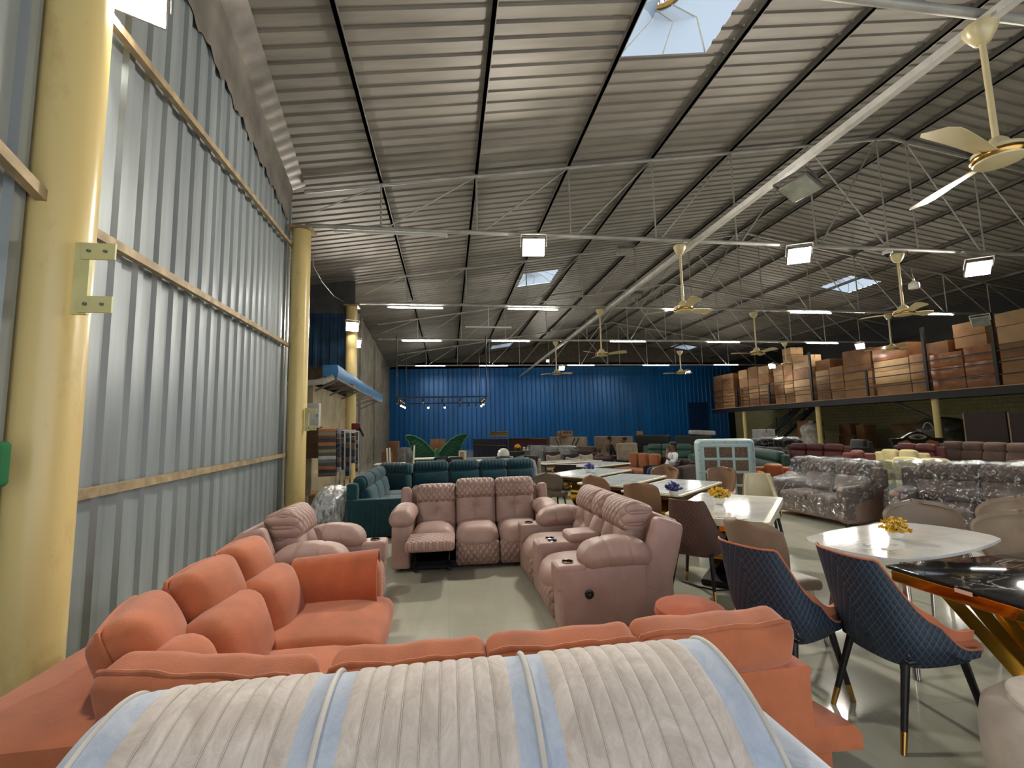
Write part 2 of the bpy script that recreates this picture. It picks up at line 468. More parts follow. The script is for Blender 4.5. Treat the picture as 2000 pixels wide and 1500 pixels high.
# wiring bracket plates on the first two columns
for x, y, z, s, lb in ((-2.385, 3.24, 2.71, .9, 'pale yellow bracket plate with two ears on the near column'), (-3.13, 10.6, 1.98, .95, 'small pale yellow bracket plate on the second column')):
    t = thing('bracket', lb, 'bracket', (x, y, z))
    link('back_plate', MB().box(-.05, .04, -.015, .015, -.27*s, .27*s), M_BRKT, t)
    for dz in (.2, -.2):
        link('ear', MB().box(0, .22*s, -.03, -.016, dz*s-.055, dz*s+.055, 0), M_BRKT, t)
        for bx in (.05, .16): link('bolt', MB().lathe([(.011, 0), (.011, .012), (.006, .016)], 10, T(bx*s, -.03, dz*s) @ RX(PI/2)), M_DARKSTEEL, t)

# purlins
NODES = [-1.57, .76, 3.18, 5.51, 7.85, 10.28, 12.6]
for side in (0, 1):
    for i, x in enumerate(NODES):
        xx = x if not side else 26.2-x
        if xx > 28: continue
        mb = MB(); z = roofz(xx)+.01
        mb.box(xx-.035, xx+.035, YF, YB, z-.085, z+.035).box(xx-.035, xx+.05, YF, YB, z-.085, z-.075)
        o = struct('purlin', mb, M_DARKSTEEL, '%s steel purlin from the ridge on the %s roof slope' % (ORD[6-i], 'right' if side else 'left'), 'purlin')

# roof trusses
def truss(Y, zc, label, x_left, x_right):
    t = thing('roof_truss', label, 'truss', (0, Y, 0))
    rt = lambda x: roofz(x)-.11
    mb = MB(); mb.tube([(x_left, 0, zc), (13.1, 0, zc+.02), (x_right, 0, zc)], .055, 10); link('bottom_chord', mb, M_STEEL, t)
    link('top_chord', MB().tube([(x_left-.05, 0, rt(x_left)), (13.1, 0, rt(13.1)), (x_right, 0, rt(x_right))], .045, 10), M_STEEL, t)
    xs = NODES
    both = [(x, False) for x in xs]+[(26.2-x, True) for x in xs[::-1]]
    for x, r in both:
        if x > x_right: continue
        link('web_post', MB().tube([(x, 0, zc), (x, 0, rt(x))], .022, 8), M_STEEL, t)
    pts = [x_left+.1]+xs
    for i in range(len(pts)-1):
        a, b = pts[i], pts[i+1]
        # left half rises to the ridge, right half falls from it
        link('diagonal_brace', MB().tube([(a+.1, 0, zc if i else zc+.35), (b, 0, rt(b))], .02, 8), M_STEEL, t)
        a2, b2 = 26.2-a, 26.2-b
        if a2 < x_right: link('diagonal_brace', MB().tube([(a2-.1, 0, zc), (b2, 0, rt(b2))], .02, 8), M_STEEL, t)
    for i in (5, 6):
        b, a = pts[i], pts[i+1]
        if i == 6: link('diagonal_brace', MB().tube([(a, 0, zc), (b, 0, rt(b))], .02, 8), M_STEEL, t)
    return t
TR = [(10.71, 6.57), (17.2, 6.57), (24.0, 6.57), (33.6, 6.57)]
for i, (Y, zc) in enumerate(TR):
    truss(Y, zc, ('nearest steel roof truss, above the yellow column', 'second steel roof truss, carrying a row of tube lights', 'third steel roof truss, further back with tube lights', 'farthest steel roof truss, along the top of the blue wall')[i], -3.3 if i < 2 else -3.6, XR)
# long square rail carrying the fans
tag(link('fan_rail', MB().box(6.41, 6.53, YF+.2, YB-.05, 6.38, 6.49), plain('pale_square_tube', (216, 212, 204), .4, .1)), 'long pale square steel rail running to the blue wall under the trusses', 'rail')

# blue end wall
n = NT('blue_sheet'); n.set(.28, .2, .5)
st = n.ramp(n.noise(.6, 5, .6, n.scaled((2, 1, .2))), .3, .72)
n.base(n.mix(st, rgb((20, 112, 184)), rgb((12, 86, 148))))
M_BLUE = n.m
mb = MB(); pr = rib_profile(-5.6, 29.5, .42, .05, .3, .1)
mb.grid([[(x, YB-z, 0), (x, YB-z, 7.75)] for x, z in pr]); struct('wall_back', mb, M_BLUE, angle=15)
struct('wall_back', MB().box(-9, 30, YB+.1, YB+.3, 0, 10.4).add([(-5.6, YB-.08, 7.75), (29.5, YB-.08, 7.75), (29.5, YB-.08, roofz(29.5)), (13.1, YB-.08, roofz(13.1)), (-5.6, YB-.08, roofz(-5.6))], [(0, 1, 2, 3, 4)]), plain('dull_gable', (96, 88, 78), .8))
# right wall of painted blocks
n = NT('painted_blocks'); n.set(.75, 0, .3)
br = n.node('ShaderNodeTexBrick'); br.inputs['Scale'].default_value = 1; br.inputs['Brick Width'].default_value = .45; br.inputs['Row Height'].default_value = .22; br.inputs['Mortar Size'].default_value = .012
mp = n.node('ShaderNodeCombineXYZ'); sp = n.node('ShaderNodeSeparateXYZ'); n.link(n.coord(), sp.inputs[0]); n.link(sp.outputs['Y'], mp.inputs[0]); n.link(sp.outputs['Z'], mp.inputs[1]); n.link(mp.outputs[0], br.inputs['Vector'])
for k, c in (('Color1', (198, 188, 142)), ('Color2', (188, 178, 132)), ('Mortar', (150, 142, 106))): br.inputs[k].default_value = rgb(c)
n.base(br.outputs['Color']); M_BLOCK = n.m
struct('wall_right', MB().box(27.6, 27.9, YF, YB, 0, 3.0), M_BLOCK)
struct('wall_right', MB().box(27.6, 27.9, YF, YB, 3.0, 8.2), plain('dark_upper_wall', (46, 44, 42), .7, .1, .2, 1))  # upper part in one dark colour, darker than the blocks below
# left concrete wall beyond the sheet wall
n = NT('bare_plaster'); n.set(.85, 0, .3)
st = n.ramp(n.noise(1.2, 6, .65), .3, .72)
n.base(n.mix(st, rgb((168, 160, 146)), rgb((120, 114, 104)))); n.bump(n.noise(14, 4), .3, .01)
M_PLASTER = n.m
def lw(y): return -3.95-.046*(y-17)
mb = MB()
for a, b in ((17.5, 22.0), (22.0, 28.0), (28.0, YB)):
    mb.prism([(lw(a)-.3, a), (lw(a), a), (lw(b), b-.06), (lw(b)-.3, b-.06)], 0, 7.3)
struct('wall_left', mb, M_PLASTER)
for y in (22.0, 28.0):
    struct('trim_pilaster', MB().box(lw(y)-.1, lw(y)+.10, y-.14, y+.14, 0, 7.2), M_PLASTER)
# recess with blue sheet, low office wall and its slab
mb = MB(); pr = rib_profile(-9, -3.7, .3, .04, .3, .3); mb.grid([[(x, 17.4-z, 3.3), (x, 17.4-z, 6.2)] for x, z in pr])
struct('wall_recess', mb, plain('faded_blue_sheet', (42, 74, 104), .5, .1, .3, 1.5), angle=15)
struct('wall_recess', MB().box(-9, -3.62, 17.5, 17.7, 0, 7.4).box(-9, -3.5, 17.40, 17.48, 6.2, 7.5), M_OUT)
struct('wall_office', MB().box(-9, -3.70, 13.0, 13.2, 0, 3.05).box(-3.9, -3.70, 13.2, 17.2, 0, 3.0), plain('beige_plaster', (178, 164, 136), .85, 0, .14, 1.5, .2, 20))
struct('slab_office', MB().box(-9, -3.45, 12.9, 17.2, 3.12, 3.5), plain('rough_slab', (84, 66, 50), .9, 0, .3, 4))
struct('wall_side', MB().box(-9, -3.75, 10.9, 11.0, 0, 7.5), M_OUT)
# ---------------------------------------------------------------- truss over the camera, lamps, fans
truss(4.1, 6.57, 'roof truss almost overhead, its chord just entering the top right corner', -2.7, XR)

def floodlight(name, label, pos, yaw, tilt, lit=True, s=1.0, body=None, grp=None):
    t = thing(name, label, 'floodlight', pos, 0, grp)
    t.rotation_euler = (Matrix.Rotation(yaw, 3, 'Z') @ Matrix.Rotation(-tilt, 3, 'X')).to_euler()
    # local -y is the lens side
    b = body or M_DARKSTEEL
    mb = MB().box(-.22*s, .22*s, -.03*s, .04*s, -.17*s, .17*s, .02*s)
    for k in range(7): mb.box((-.18+.06*k-.008)*s, (-.18+.06*k+.008)*s, .035*s, .08*s, -.14*s, .14*s)
    link('housing', mb, b, t)
    link('lens', MB().box(-.205*s, .205*s, -.036*s, -.028*s, -.155*s, .155*s), M_LAMP if lit else plain('dull_lens', (150, 152, 140), .2, 0, .2), t)
    mb = MB().bar((-.24*s, .02*s, 0), (-.24*s, .02*s, .24*s), .02*s, .03*s).bar((.24*s, .02*s, 0), (.24*s, .02*s, .24*s), .02*s, .03*s).bar((-.25*s, .02*s, .24*s), (.25*s, .02*s, .24*s), .03*s, .02*s)
    link('bracket', mb, b, t)
    return t
G = 'lit floodlights of the hall'
FL = [((275, 2), 3.75, .5, -.55, 1, 'lit floodlight beside the near yellow column at the top left', .8),
      ((1042, 483), 10.55, -.1, -.6, 1, 'lit floodlight under the nearest truss, leftmost of its three', 1.3),
      ((1560, 499), 10.55, -.45, -.6, 1, 'lit floodlight under the nearest truss, middle of its three', 1.3),
      ((1910, 524), 10.55, -.6, -.6, 1, 'lit floodlight under the nearest truss, rightmost of its three', 1.3),
      ((688, 638), 16.75, .35, -.45, 1, 'lit floodlight on the third yellow column above the blue canopy', 1),
      ((694, 671), 18.9, .3, -.45, 1, 'lit floodlight close under the lamp of the third yellow column', 1),
      ((1097, 719), 33.3, 0, -.5, 1, 'lit floodlight in front of the blue wall, left of two', 1),
      ((1343, 727), 33.3, -.2, -.5, 1, 'lit floodlight in front of the blue wall, right of two', .8),
      ((1070, 705), 38.5, 0, -.5, 1, 'small lit floodlight high in front of the blue wall under the rail', .6),
      ((1220, 491), 10.6, -.2, -1.3, 0, 'unlit dark floodlight under the nearest truss beside a lit one', .9),
      ((1243, 577), 17.0, -.2, -1.2, 0, 'unlit dark floodlight under the rail at the second truss', 1)]
for (p, Y, yw, tl, lit, lb, s) in FL: floodlight('floodlight', lb, PY(p[0], p[1], Y), yw, tl, lit, s)
for (p, lit, lb) in (((1680, 676), 1, 'lit floodlight in front of the cartons at the middle of the mezzanine'), ((1508, 715), 1, 'lit floodlight in front of the cartons at the far end of the mezzanine'),
                     ((1915, 628), 0, 'unlit white floodlight in front of the topmost cartons on the mezzanine')):
    floodlight('floodlight', lb, PX(p[0], p[1], 21.55), -1.1, -.5, lit, .9 if lit else 1.2, M_WHITE if not lit else None)
fl = PX(1550, 370, 6.47)
floodlight('floodlight', 'large unlit grey floodlight hanging from the pale rail', (6.64, 7.15, 6.08), -PI/2+.2, -1.1, 0, 1.35)

# tube lights
def tube_light(label, a, b, lit=True):
    a, b = Vector(a), Vector(b); c = (a+b)/2; L = (b-a).length
    t = thing('tube_light', label, 'tube light', c, math.atan2((b-a).y, (b-a).x), 'tube lights under the trusses')
    link('batten', MB().box(-L/2, L/2, -.02, .02, .02, .05), M_WHITE, t)
    link('tube', MB().tube([(-L/2+.04, 0, 0), (L/2-.04, 0, 0)], .022, 10), M_TUBE if lit else M_WHITE, t)
    for s in (-1, 1): link('end_cap', MB().box(s*L/2-.03, s*L/2+.03, -.025, .025, -.025, .045), M_WHITE, t)
    return t
rows = [(1, 17.1, 'second', [(757, 866, 600, 602), (991, 1090, 603, 605), (1297, 1386, 606, 608), (1542, 1624, 610, 612), (1783, 1862, 613, 615)]),
        (2, 23.9, 'third', [(785, 863, 665, 667), (960, 1035, 666, 667), (1191, 1261, 666, 668), (1381, 1445, 668, 669), (1575, 1637, 670, 671)]),
        (3, 33.5, 'farthest', [(811, 870, 714.5, 715), (936, 992, 714, 714.5), (1108, 1161, 713, 713.5), (1255, 1307, 713, 713.5), (1394, 1442, 712, 712.5)])]
for _, Y, nm, L in rows:
    for k, (x0, x1, y0, y1) in enumerate(L):
        a, b = PY(x0, y0, Y), PY(x1, y1, Y); z = (a.z+b.z)/2
        tube_light('lit white tube light under the %s truss, %s from the left' % (nm, ORD[k]), (a.x, Y, z), (b.x, Y, z))
a, b = PY(655, 452, 10.6), PY(872, 461, 10.6); z = (a.z+b.z)/2
tube_light('unlit long tube batten under the nearest truss beside the second yellow column', (a.x, 10.6, z), (b.x, 10.6, z), False)
a, b = PY(910, 639, 22.5), PY(998, 641, 22.5)
t = tube_light('unlit tube batten hanging on a short stem above the third truss row', (a.x, 22.5, a.z), (b.x, 22.5, a.z), False)
link('stem', MB().tube([(0, 0, .03), (0, 0, 1.2)], .015), M_WHITE, t)

# ceiling fans
def fan(label, pos, ztop, rot, blade_w=.25, R=1.0):
    t = thing('ceiling_fan', label, 'ceiling fan', pos, rot, 'cream ceiling fans')
    h = ztop-pos[2]
    link('canopy', MB().lathe([(.04, h-.24), (.08, h-.22), (.14, h-.11), (.165, h-.03), (.165, h)], 20), M_CREAM, t)
    link('down_rod', MB().tube([(0, 0, .08), (0, 0, h-.16)], .032, 10), M_CREAM, t)
    link('motor', MB().lathe([(.06, .22), (.10, .18), (.14, .10), (.23, .07), (.24, -.02), (.22, -.07), (.08, -.08)], 28), M_CREAM, t)
    link('trim_ring', MB().lathe([(.243, .02), (.25, .0), (.244, -.03), (.22, -.062), (.225, -.03)], 28), M_BRASS, t)
    for k in range(3):
        a = 2*PI*k/3; Mx = RZ(a); rows = []
        for i in range(11):
            u = i/10; r = .27+u*(R-.27); wdt = blade_w*(.62+.55*u-.25*max(0, u-.75)*4*max(0, u-.75)*4*.6)
            if i == 10: wdt *= .7
            rows.append([(r, -wdt/2*(1-2*j/4)-.02*u, .03*math.sin(u*2.2)+.10*wdt*(1-2*j/4)*1.6) for j in range(5)])
        link('blade', MB().slab(rows, .006, Mx), M_CREAM, t)
        link('blade_iron', MB().bar((.2, 0, 0), (.40, -.005, .02), .07, .012, Mx), M_BRASS, t)
    return t
FANS = [((1900, 42), (1950, 305), 'near cream ceiling fan with gold trim at the top right', None, 6.47), ((1314, 489), (1335, 604), 'cream ceiling fan below the nearest truss beside the pale rail', 10.72, 0),
        ((1752, 506), (1765, 611), 'cream ceiling fan below the nearest truss under the ridge', 10.72, 0), ((1468, 616), (1478, 689), 'cream ceiling fan below the second truss, middle of three', 17.2, 0),
        ((1172, 611), (1175, 692), 'cream ceiling fan below the second truss, leftmost of three', 17.2, 0), ((1087, 672), (1087, 729), 'small far cream ceiling fan below the third truss near the lit floodlight', 24.0, 0),
        ((1735, 619), (1742, 681), 'cream ceiling fan below the second truss above the mezzanine cartons', 17.2, 0), ((1533, 673), (1536, 711), 'far cream ceiling fan below the third truss in front of the cartons', 24.0, 0),
        ((1325, 690), (1330, 728), 'far cream ceiling fan right of centre near the blue wall', 24.0, 0)]
for i, (c, h, lb, Y, X) in enumerate(FANS):
    if Y is None:
        p = PX(h[0], h[1], X); zt = 6.42
    else:
        p = PY(h[0], h[1], Y); zt = PY(c[0], c[1], Y).z+.13
    fan(lb, p, zt, (1.29, .35, .1, .7, 1.6, .3, .2, .9, .5)[i], *((.32, 1.28) if i == 0 else (.25, 1.0)))

# bulb, camera, small fittings under the nearest truss
p = PY(1785, 556, 10.6)
t = thing('pendant_bulb', 'white unlit bulb hanging on a wire below the nearest truss', 'bulb', p)
link('glass', MB().lathe([(.03, -.12), (.11, -.115), (.125, -.09), (.125, .02), (.11, .05)], 20), M_WHITE, t)
link('cap', MB().lathe([(.06, .05), (.05, .10), (.025, .12), (.025, .17)], 16), M_CREAM, t)
link('wire', MB().tube([(0, 0, .16), (-.02, .02, .5), (0, .08, 6.55-p.z)], .008), M_CABLE, t)
p = PY(1733, 497, 10.6)
t = thing('dome_camera', 'small white dome camera under the nearest truss', 'camera', p)
link('housing', MB().cush(0, 0, .06, .2, .2, .12, .04), M_WHITE, t)
link('dome', MB().lathe([(.085, .0), (.07, -.05), (.04, -.08), (.01, -.09)], 18), M_BLACKPL, t)
# black track frame with spots, hung from the roof in front of the blue wall
zt = 3.35
A, B, Cc, D = PZ(775, 777, zt), PZ(951, 774, zt), PZ(791, 789, zt), PZ(945, 786, zt)
t = thing('track_light', 'black rectangular track frame hung in front of the blue wall with small spots', 'track light', (0, 0, zt))
x0, x1, y0, y1 = A.x, B.x, (A.y+B.y)/2, (Cc.y+D.y)/2
for a, b in (((x0, y0), (x1, y0)), ((x1, y0), (x1, y1)), ((x1, y1), (x0, y1)), ((x0, y1), (x0, y0))):
    link('track', MB().bar((a[0], a[1], 0), (b[0], b[1], 0), .07, .07), M_BLACK, t)
for x, y in ((x0, y0), (x1, y0), (x0, y1), (x1, y1)): link('hanging_rod', MB().tube([(x, y, 0), (x, y, 6.5-zt)], .03), M_BLACK, t)
def spot(x, y, lit, ax=0):
    o = link('spotlight', MB().tube([(x, y, -.03), (x, y, -.14)], .02).tube([(x, y+.10, -.12), (x, y-.12, -.27)], .055, 12), M_BLACK, t)
    link('spot_lens', MB().tube([(x, y-.118, -.268), (x, y-.126, -.273)], .048, 12), M_SPOT if lit else M_CHROME, o)
for k in range(5): spot(x0, lerp(y0, y1, (k+.5)/5), k > 1)
for k in range(5): spot(lerp(x0, x1, (.3, .52, .73, .85, .95)[k]), y1, k in (0, 1))
for k in range(3): spot(x1, lerp(y0, y1, (k+.7)/3.5), k > 0)
for k in range(3): spot(lerp(x0, x1, (.29, .5, .7)[k]), y0, False)
# ---------------------------------------------------------------- recliners (local: front towards -y)
M_MECH = plain('black_mechanism', (24, 23, 24), .4, .5, .1)
def recliner(label, cat, loc, rz, plan, arm_w, cups, open_seat=None, button=None, seat_tilt=0):
    """plan: list of ('seat', width) / ('console', width), left to right when seen from the front"""
    t = thing('recliner', label, cat, loc, rz)
    W = sum(p[1] for p in plan)+2*arm_w; x = -W/2
    P, Q = M_PINK, M_PINKQ
    def arm(x0, x1, s, cup):
        mb = MB(); top = .55 if cup else .50
        # upholstered arm block: lower at the back, stepped front box
        mb.cush((x0+x1)/2, -.06, .29, x1-x0, .74, .50, .03, (.012, .01, 0), 4)
        if cup: mb.cush((x0+x1)/2, -.325, .46, x1-x0, .25, .20, .03)
        link('arm_base', mb, P, t)
        py0, py1 = (-.22, .36) if cup else (-.44, .30)
        def bend(p):
            k = (p.y-(py0+py1)/2)/((py1-py0)/2)
            g = sum(math.exp(-((k-q)/.035)**2) for q in (-.34, .34)); cx = (x0+x1)/2; f = 1-.075*g
            return (cx+(p.x-cx)*f, p.y, .625+(p.z-.625)*f-.035*max(0, -k)**2-.03*max(0, k)**2)
        o = link('arm_pad', MB().cush((x0+x1)/2, (py0+py1)/2, .625, (x1-x0)+.07, py1-py0, .18, .085, (.02, .02, .035), 22, fn=bend), P, t)
        if cup: cupholder((x0+x1)/2, -.335, .565, t)
        return o
    def cupholder(cx, cy, z, par):
        o = link('cup_holder', MB().lathe([(.042, -.04), (.042, .004)], 24, T(cx, cy, z)), plain('cup_hollow_dark', (8, 8, 8), .95, 0, .02, 3, 0, 60, .02), par)  # matte black disc paints the dark hollow of the cup, no real hole
        mb = MB(); mb.grid([[(cx+math.cos(2*PI*k/24)*r, cy+math.sin(2*PI*k/24)*r, z+zz) for r, zz in ((.0425, .003), (.044, .007), (.048, .006), (.049, -.002))] for k in range(25)])
        link('rim', mb, M_CHROME, o)
    tilt = .34
    def back_unit(x0, x1, seat=True, lean=0.0):
        w = x1-x0-.006; cx = (x0+x1)/2
        Mx = T(cx, .23, .42-lean*.3) @ RX(-(tilt+lean))
        def tuft(p):
            y = p.y
            if p.y < 0 and seat:
                d = math.hypot(p.x/.11, (p.z-.20)/.09); y += .05*math.exp(-d*d)
                y += .014*math.exp(-(p.x/.012)**2)*math.exp(-(max(0, abs(p.z-.2)-.1)/.1)**2)
                y += .02*math.exp(-((p.z-.20-abs(p.x)*-.25)/.025)**2)*math.exp(-(p.x/.22)**2)
            return (p.x, y, p.z)
        o = link('backrest', MB().cush(0, 0, .17, w, .20, .46, .07, (0, .055, 0), 14, M=Mx, fn=tuft), P, t)
        def roll(p):
            k = (p.z-.47)/.16
            return (p.x, p.y+(.05*k if k > 0 else 0)-.02, p.z)
        link('headrest', MB().cush(0, -.015, .445, w+.004, .25, .28, .065, (0, .03, .006), 6, M=Mx, fn=roll), Q, t)
    # arms
    arm(-W/2, -W/2+arm_w, -1, cups[0]); arm(W/2-arm_w, W/2, 1, cups[1])
    # wings and rear shell
    for s in (-1, 1):
        xx = s*(W/2-.065)
        Mx = T(xx, .37, .40) @ RX(-.30)
        link('wing', MB().cush(0, .03, .20, .13, .25, .58, .04, (.01, .02, .01), 4, M=Mx), P, t)
        if s == 1 or True: link('wing_base', MB().cush(xx, .31, .25, .12, .46, .42, .03), P, t)
    Mx = T(0, .49, .38) @ RX(-.30)
    link('back_shell', MB().cush(0, 0, .21, W-.24, .06, .56, .02, M=Mx).cush(0, -.08, -.19, W-.1, .06, .36, .02, M=T(0, .52, .42)), P, t)
    link('frame', MB().box(-W/2+.05, W/2-.05, -.36, .40, .03, .10), M_MECH, t)
    x = -W/2+arm_w; si = 0
    for kind, w in plan:
        cx = x+w/2
        if kind == 'seat':
            op = open_seat == si
            back_unit(x, x+w, True, .15 if op else 0)
            def nose(p):
                k = max(0, (-p.y-.2)/.25)
                return (p.x, p.y, p.z-.03*k*k)
            o = link('seat_cushion', MB().cush(cx, -.13, .36, w-.008, .62, .24, .11, (0, .03, .03), 8, fn=nose), P, t)
            for q in (-.17, .17):
                link('seam', MB().tube([(cx+q*w, -.19-.255*math.sin(a), .365+.118*math.cos(a)) for a in [(.35+i*.14) for i in range(10)]], .0035, 6), P, o)
            if op:
                o = link('footrest', MB().cush(cx, -.70, .405, w, .46, .11, .035, (0, .01, .012), 6, M=T(0, 0, 0)), Q2, t)
                mb = MB()
                for s in (-1, 1):
                    xx = cx+s*(w/2-.07)
                    mb.bar((xx, -.62, .33), (xx, -.30, .13), .012, .035).bar((xx, -.50, .32), (xx, -.42, .04), .012, .035).bar((xx, -.36, .30), (xx, -.60, .16), .012, .03).box(xx-.02, xx+.02, -.48, -.2, .02, .06)
                mb.bar((cx-w/2+.06, -.44, .06), (cx+w/2-.06, -.44, .06), .03).bar((cx-w/2+.06, -.50, .27), (cx+w/2-.06, -.50, .27), .025)
                link('mechanism', mb, M_MECH, t)
            else:
                def rounded(p):
                    return (p.x, p.y+.05*max(0, (.2-p.z)/.2)-.015*math.sin(max(0, min(1, (p.z-.03)/.28))*PI), p.z)
                link('footrest', MB().cush(cx, -.39, .185, w-.008, .12, .30, .05, (0, .02, 0), 6, fn=rounded), Q, t)
            si += 1
        else:
            back_unit(x, x+w, False)
            mb = MB().cush(cx, -.10, .30, w-.004, .66, .50, .04, (0, .02, 0), 4)
            link('console', mb, P, t)
            link('console_lid', MB().cush(cx, .05, .575, w+.01, .34, .09, .04, (0, 0, .012), 4), P, t)
            cupholder(cx-.055, -.27, .552, t); cupholder(cx+.055, -.27, .552, t)
        x += w
    if button:
        o = link('control_button', MB().lathe([(.036, 0), (.036, .008), (.026, .012), (.024, .006)], 24, T(button*(W/2+.012), -.20, .34) @ RY(button*PI/2)), M_BLACKPL, t)
        link('button_centre', MB().lathe([(.006, .0), (.006, .012)], 12, T(button*(W/2+.012), -.20, .34) @ RY(button*PI/2)), M_CHROME, o)
    mb_feet = [(-W/2+.1, -.3), (W/2-.1, -.3), (-W/2+.1, .33), (W/2-.1, .33)]
    for fx, fy in mb_feet: link('foot', MB().tube([(fx, fy, 0), (fx, fy, .05)], .03, 10), M_MECH, t)
    return t
Q2 = quilt('dusty_pink_quilting_flat', (172, 142, 131), (1, 0, 0), (0, 1, 0), .075, line=(160, 130, 119), lw=.09, strength=.8, dist=.02)
recliner('dusty pink three seat recliner sofa with its left footrest raised', 'sofa', (.36, 5.97, 0), -.035, [('seat', .535)]*3, .215, (0, 0), open_seat=0)
recliner('dusty pink two seat recliner with a cup holder console between the seats', 'sofa', (1.28, 4.50, 0), -PI/2+.02, [('seat', .54), ('console', .29), ('seat', .54)], .235, (1, 1), button=1)
recliner('dusty pink single recliner armchair beside the grey wall', 'armchair', (-1.08, 4.48, 0), PI/2+.0, [('seat', .55)], .235, (1, 1))

# ---------------------------------------------------------------- orange corner sofa
t = thing('corner_sofa', 'orange velvet corner sofa along the grey wall and across the front', 'sofa')
O = M_ORANGE
Zf = .58
link('back_frame', MB().prism([(-1.88, 3.72), (-1.88, 2.15), (-1.62, 1.90), (1.585, 1.90), (1.585, 2.16), (-1.33, 2.16), (-1.33, 3.72)], .06, Zf-.03).add([], []), O, t)
def softpoly(mb, poly, z0, z1, r=.03):
    """prism with softened top edge"""
    n_ = len(poly); cx = sum(p[0] for p in poly)/n_; cy = sum(p[1] for p in poly)/n_
    def inset(k):
        out = []
        for i in range(n_):
            a, b, c = Vector(poly[i-1]), Vector(poly[i]), Vector(poly[(i+1) % n_])
            d1, d2 = (b-a).normalized(), (c-b).normalized()
            n1, n2 = Vector((-d1.y, d1.x)), Vector((-d2.y, d2.x)); nn = (n1+n2); nn = nn/max(.3, nn.dot(n1))
            out.append(b+nn*k)
        return out
    area = sum(poly[i-1][0]*poly[i][1]-poly[i][0]*poly[i-1][1] for i in range(n_))
    sg = 1 if area > 0 else -1
    rings = [(0, z0), (0, z1-r), (r*.3*sg, z1-r*.3), (r*sg, z1)]
    vs = []; fs = []
    for k, z in rings: vs += [(p.x, p.y, z) for p in inset(k)]
    for q in range(3):
        for i in range(n_): fs.append((q*n_+i, q*n_+(i+1) % n_, (q+1)*n_+(i+1) % n_, (q+1)*n_+i))
    fs += [tuple(range(n_))[::-1], tuple(range(3*n_, 4*n_))]
    return mb.add(vs, fs)
mb = softpoly(MB(), [(-1.885, 3.72), (-1.33, 3.72), (-1.33, 2.16), (1.59, 2.16), (1.59, 1.895), (-1.62, 1.895), (-1.885, 2.15)], Zf-.04, Zf, .02)
link('back_ledge', mb, O, t)
# left run: base, long seat, lower back pads, raised headrest pads with piping
link('seat_base', MB().box(-1.33, -.50, 2.1, 3.66, .07, .24).box(-1.33, 1.5, 2.1, 2.66, .07, .24), O, t)
def front_droop(p): return (p.x+.03*max(0, (p.z-.3)/.12), p.y, p.z-.05*max(0, (p.x+.75)/.3)**2)
link('seat_cushion', MB().cush(-.83, 2.42, .325, .78, .94, .22, .07, (.02, .01, .02), 7, fn=front_droop), O, t)
link('seat_cushion', MB().cush(-.83, 3.29, .33, .78, .80, .22, .07, (.02, .01, .02), 7, fn=front_droop), O, t)
link('seat_cushion', MB().cush(.1, 2.37, .32, 1.0, .56, .2, .06, (0, .01, .02), 5), O, t)
link('seat_cushion', MB().cush(1.08, 2.37, .32, .94, .56, .2, .06, (0, .01, .02), 5), O, t)
for a, b in ((2.14, 2.45), (2.47, 3.05), (3.07, 3.60)):
    Mx = T(-1.19, (a+b)/2, .52) @ RY(-.30)
    link('back_cushion', MB().cush(0, 0, 0, .24, b-a, .42, .09, (.05, .02, .02), 6, M=Mx), O, t)
def pillow(a, b, x, z, lean, parent_mat=O, h=.34, rzz=0, th=.2, y=None):
    """flat-sewn cushion with a piped rim"""
    w = b-a
    Mx = T(x, (a+b)/2 if y is None else y, z) @ RZ(rzz) @ RY(lean)
    o = link('headrest_cushion', MB().cush(0, 0, 0, th, w, h, .07, (.05, .0, .012), 7, M=Mx), O, t)
    hh, ww = h/2, w/2
    link('piping', MB().tube([(-.03, -ww-.002, -hh+.05), (-.03, -ww-.004, 0), (-.03, -ww-.004, hh-.03), (-.03, -ww+.012, hh-.004), (-.03, -ww+.06, hh+.003)]+[(-.03, lerp(-ww+.1, ww-.1, k/6), hh+.003+.010*math.sin(PI*(k+.5)/7)) for k in range(7)]+[(-.03, ww-.06, hh+.003), (-.03, ww-.012, hh-.004), (-.03, ww+.004, hh-.03), (-.03, ww+.004, 0), (-.03, ww+.002, -hh+.05)], .011, 8, M=Mx), O, o)
pillow(2.16, 2.66, -1.41, .70, -.42, h=.36, rzz=.30)
pillow(2.66, 3.16, -1.38, .735, -.38, h=.36)
pillow(3.17, 3.62, -1.38, .745, -.38, h=.36)
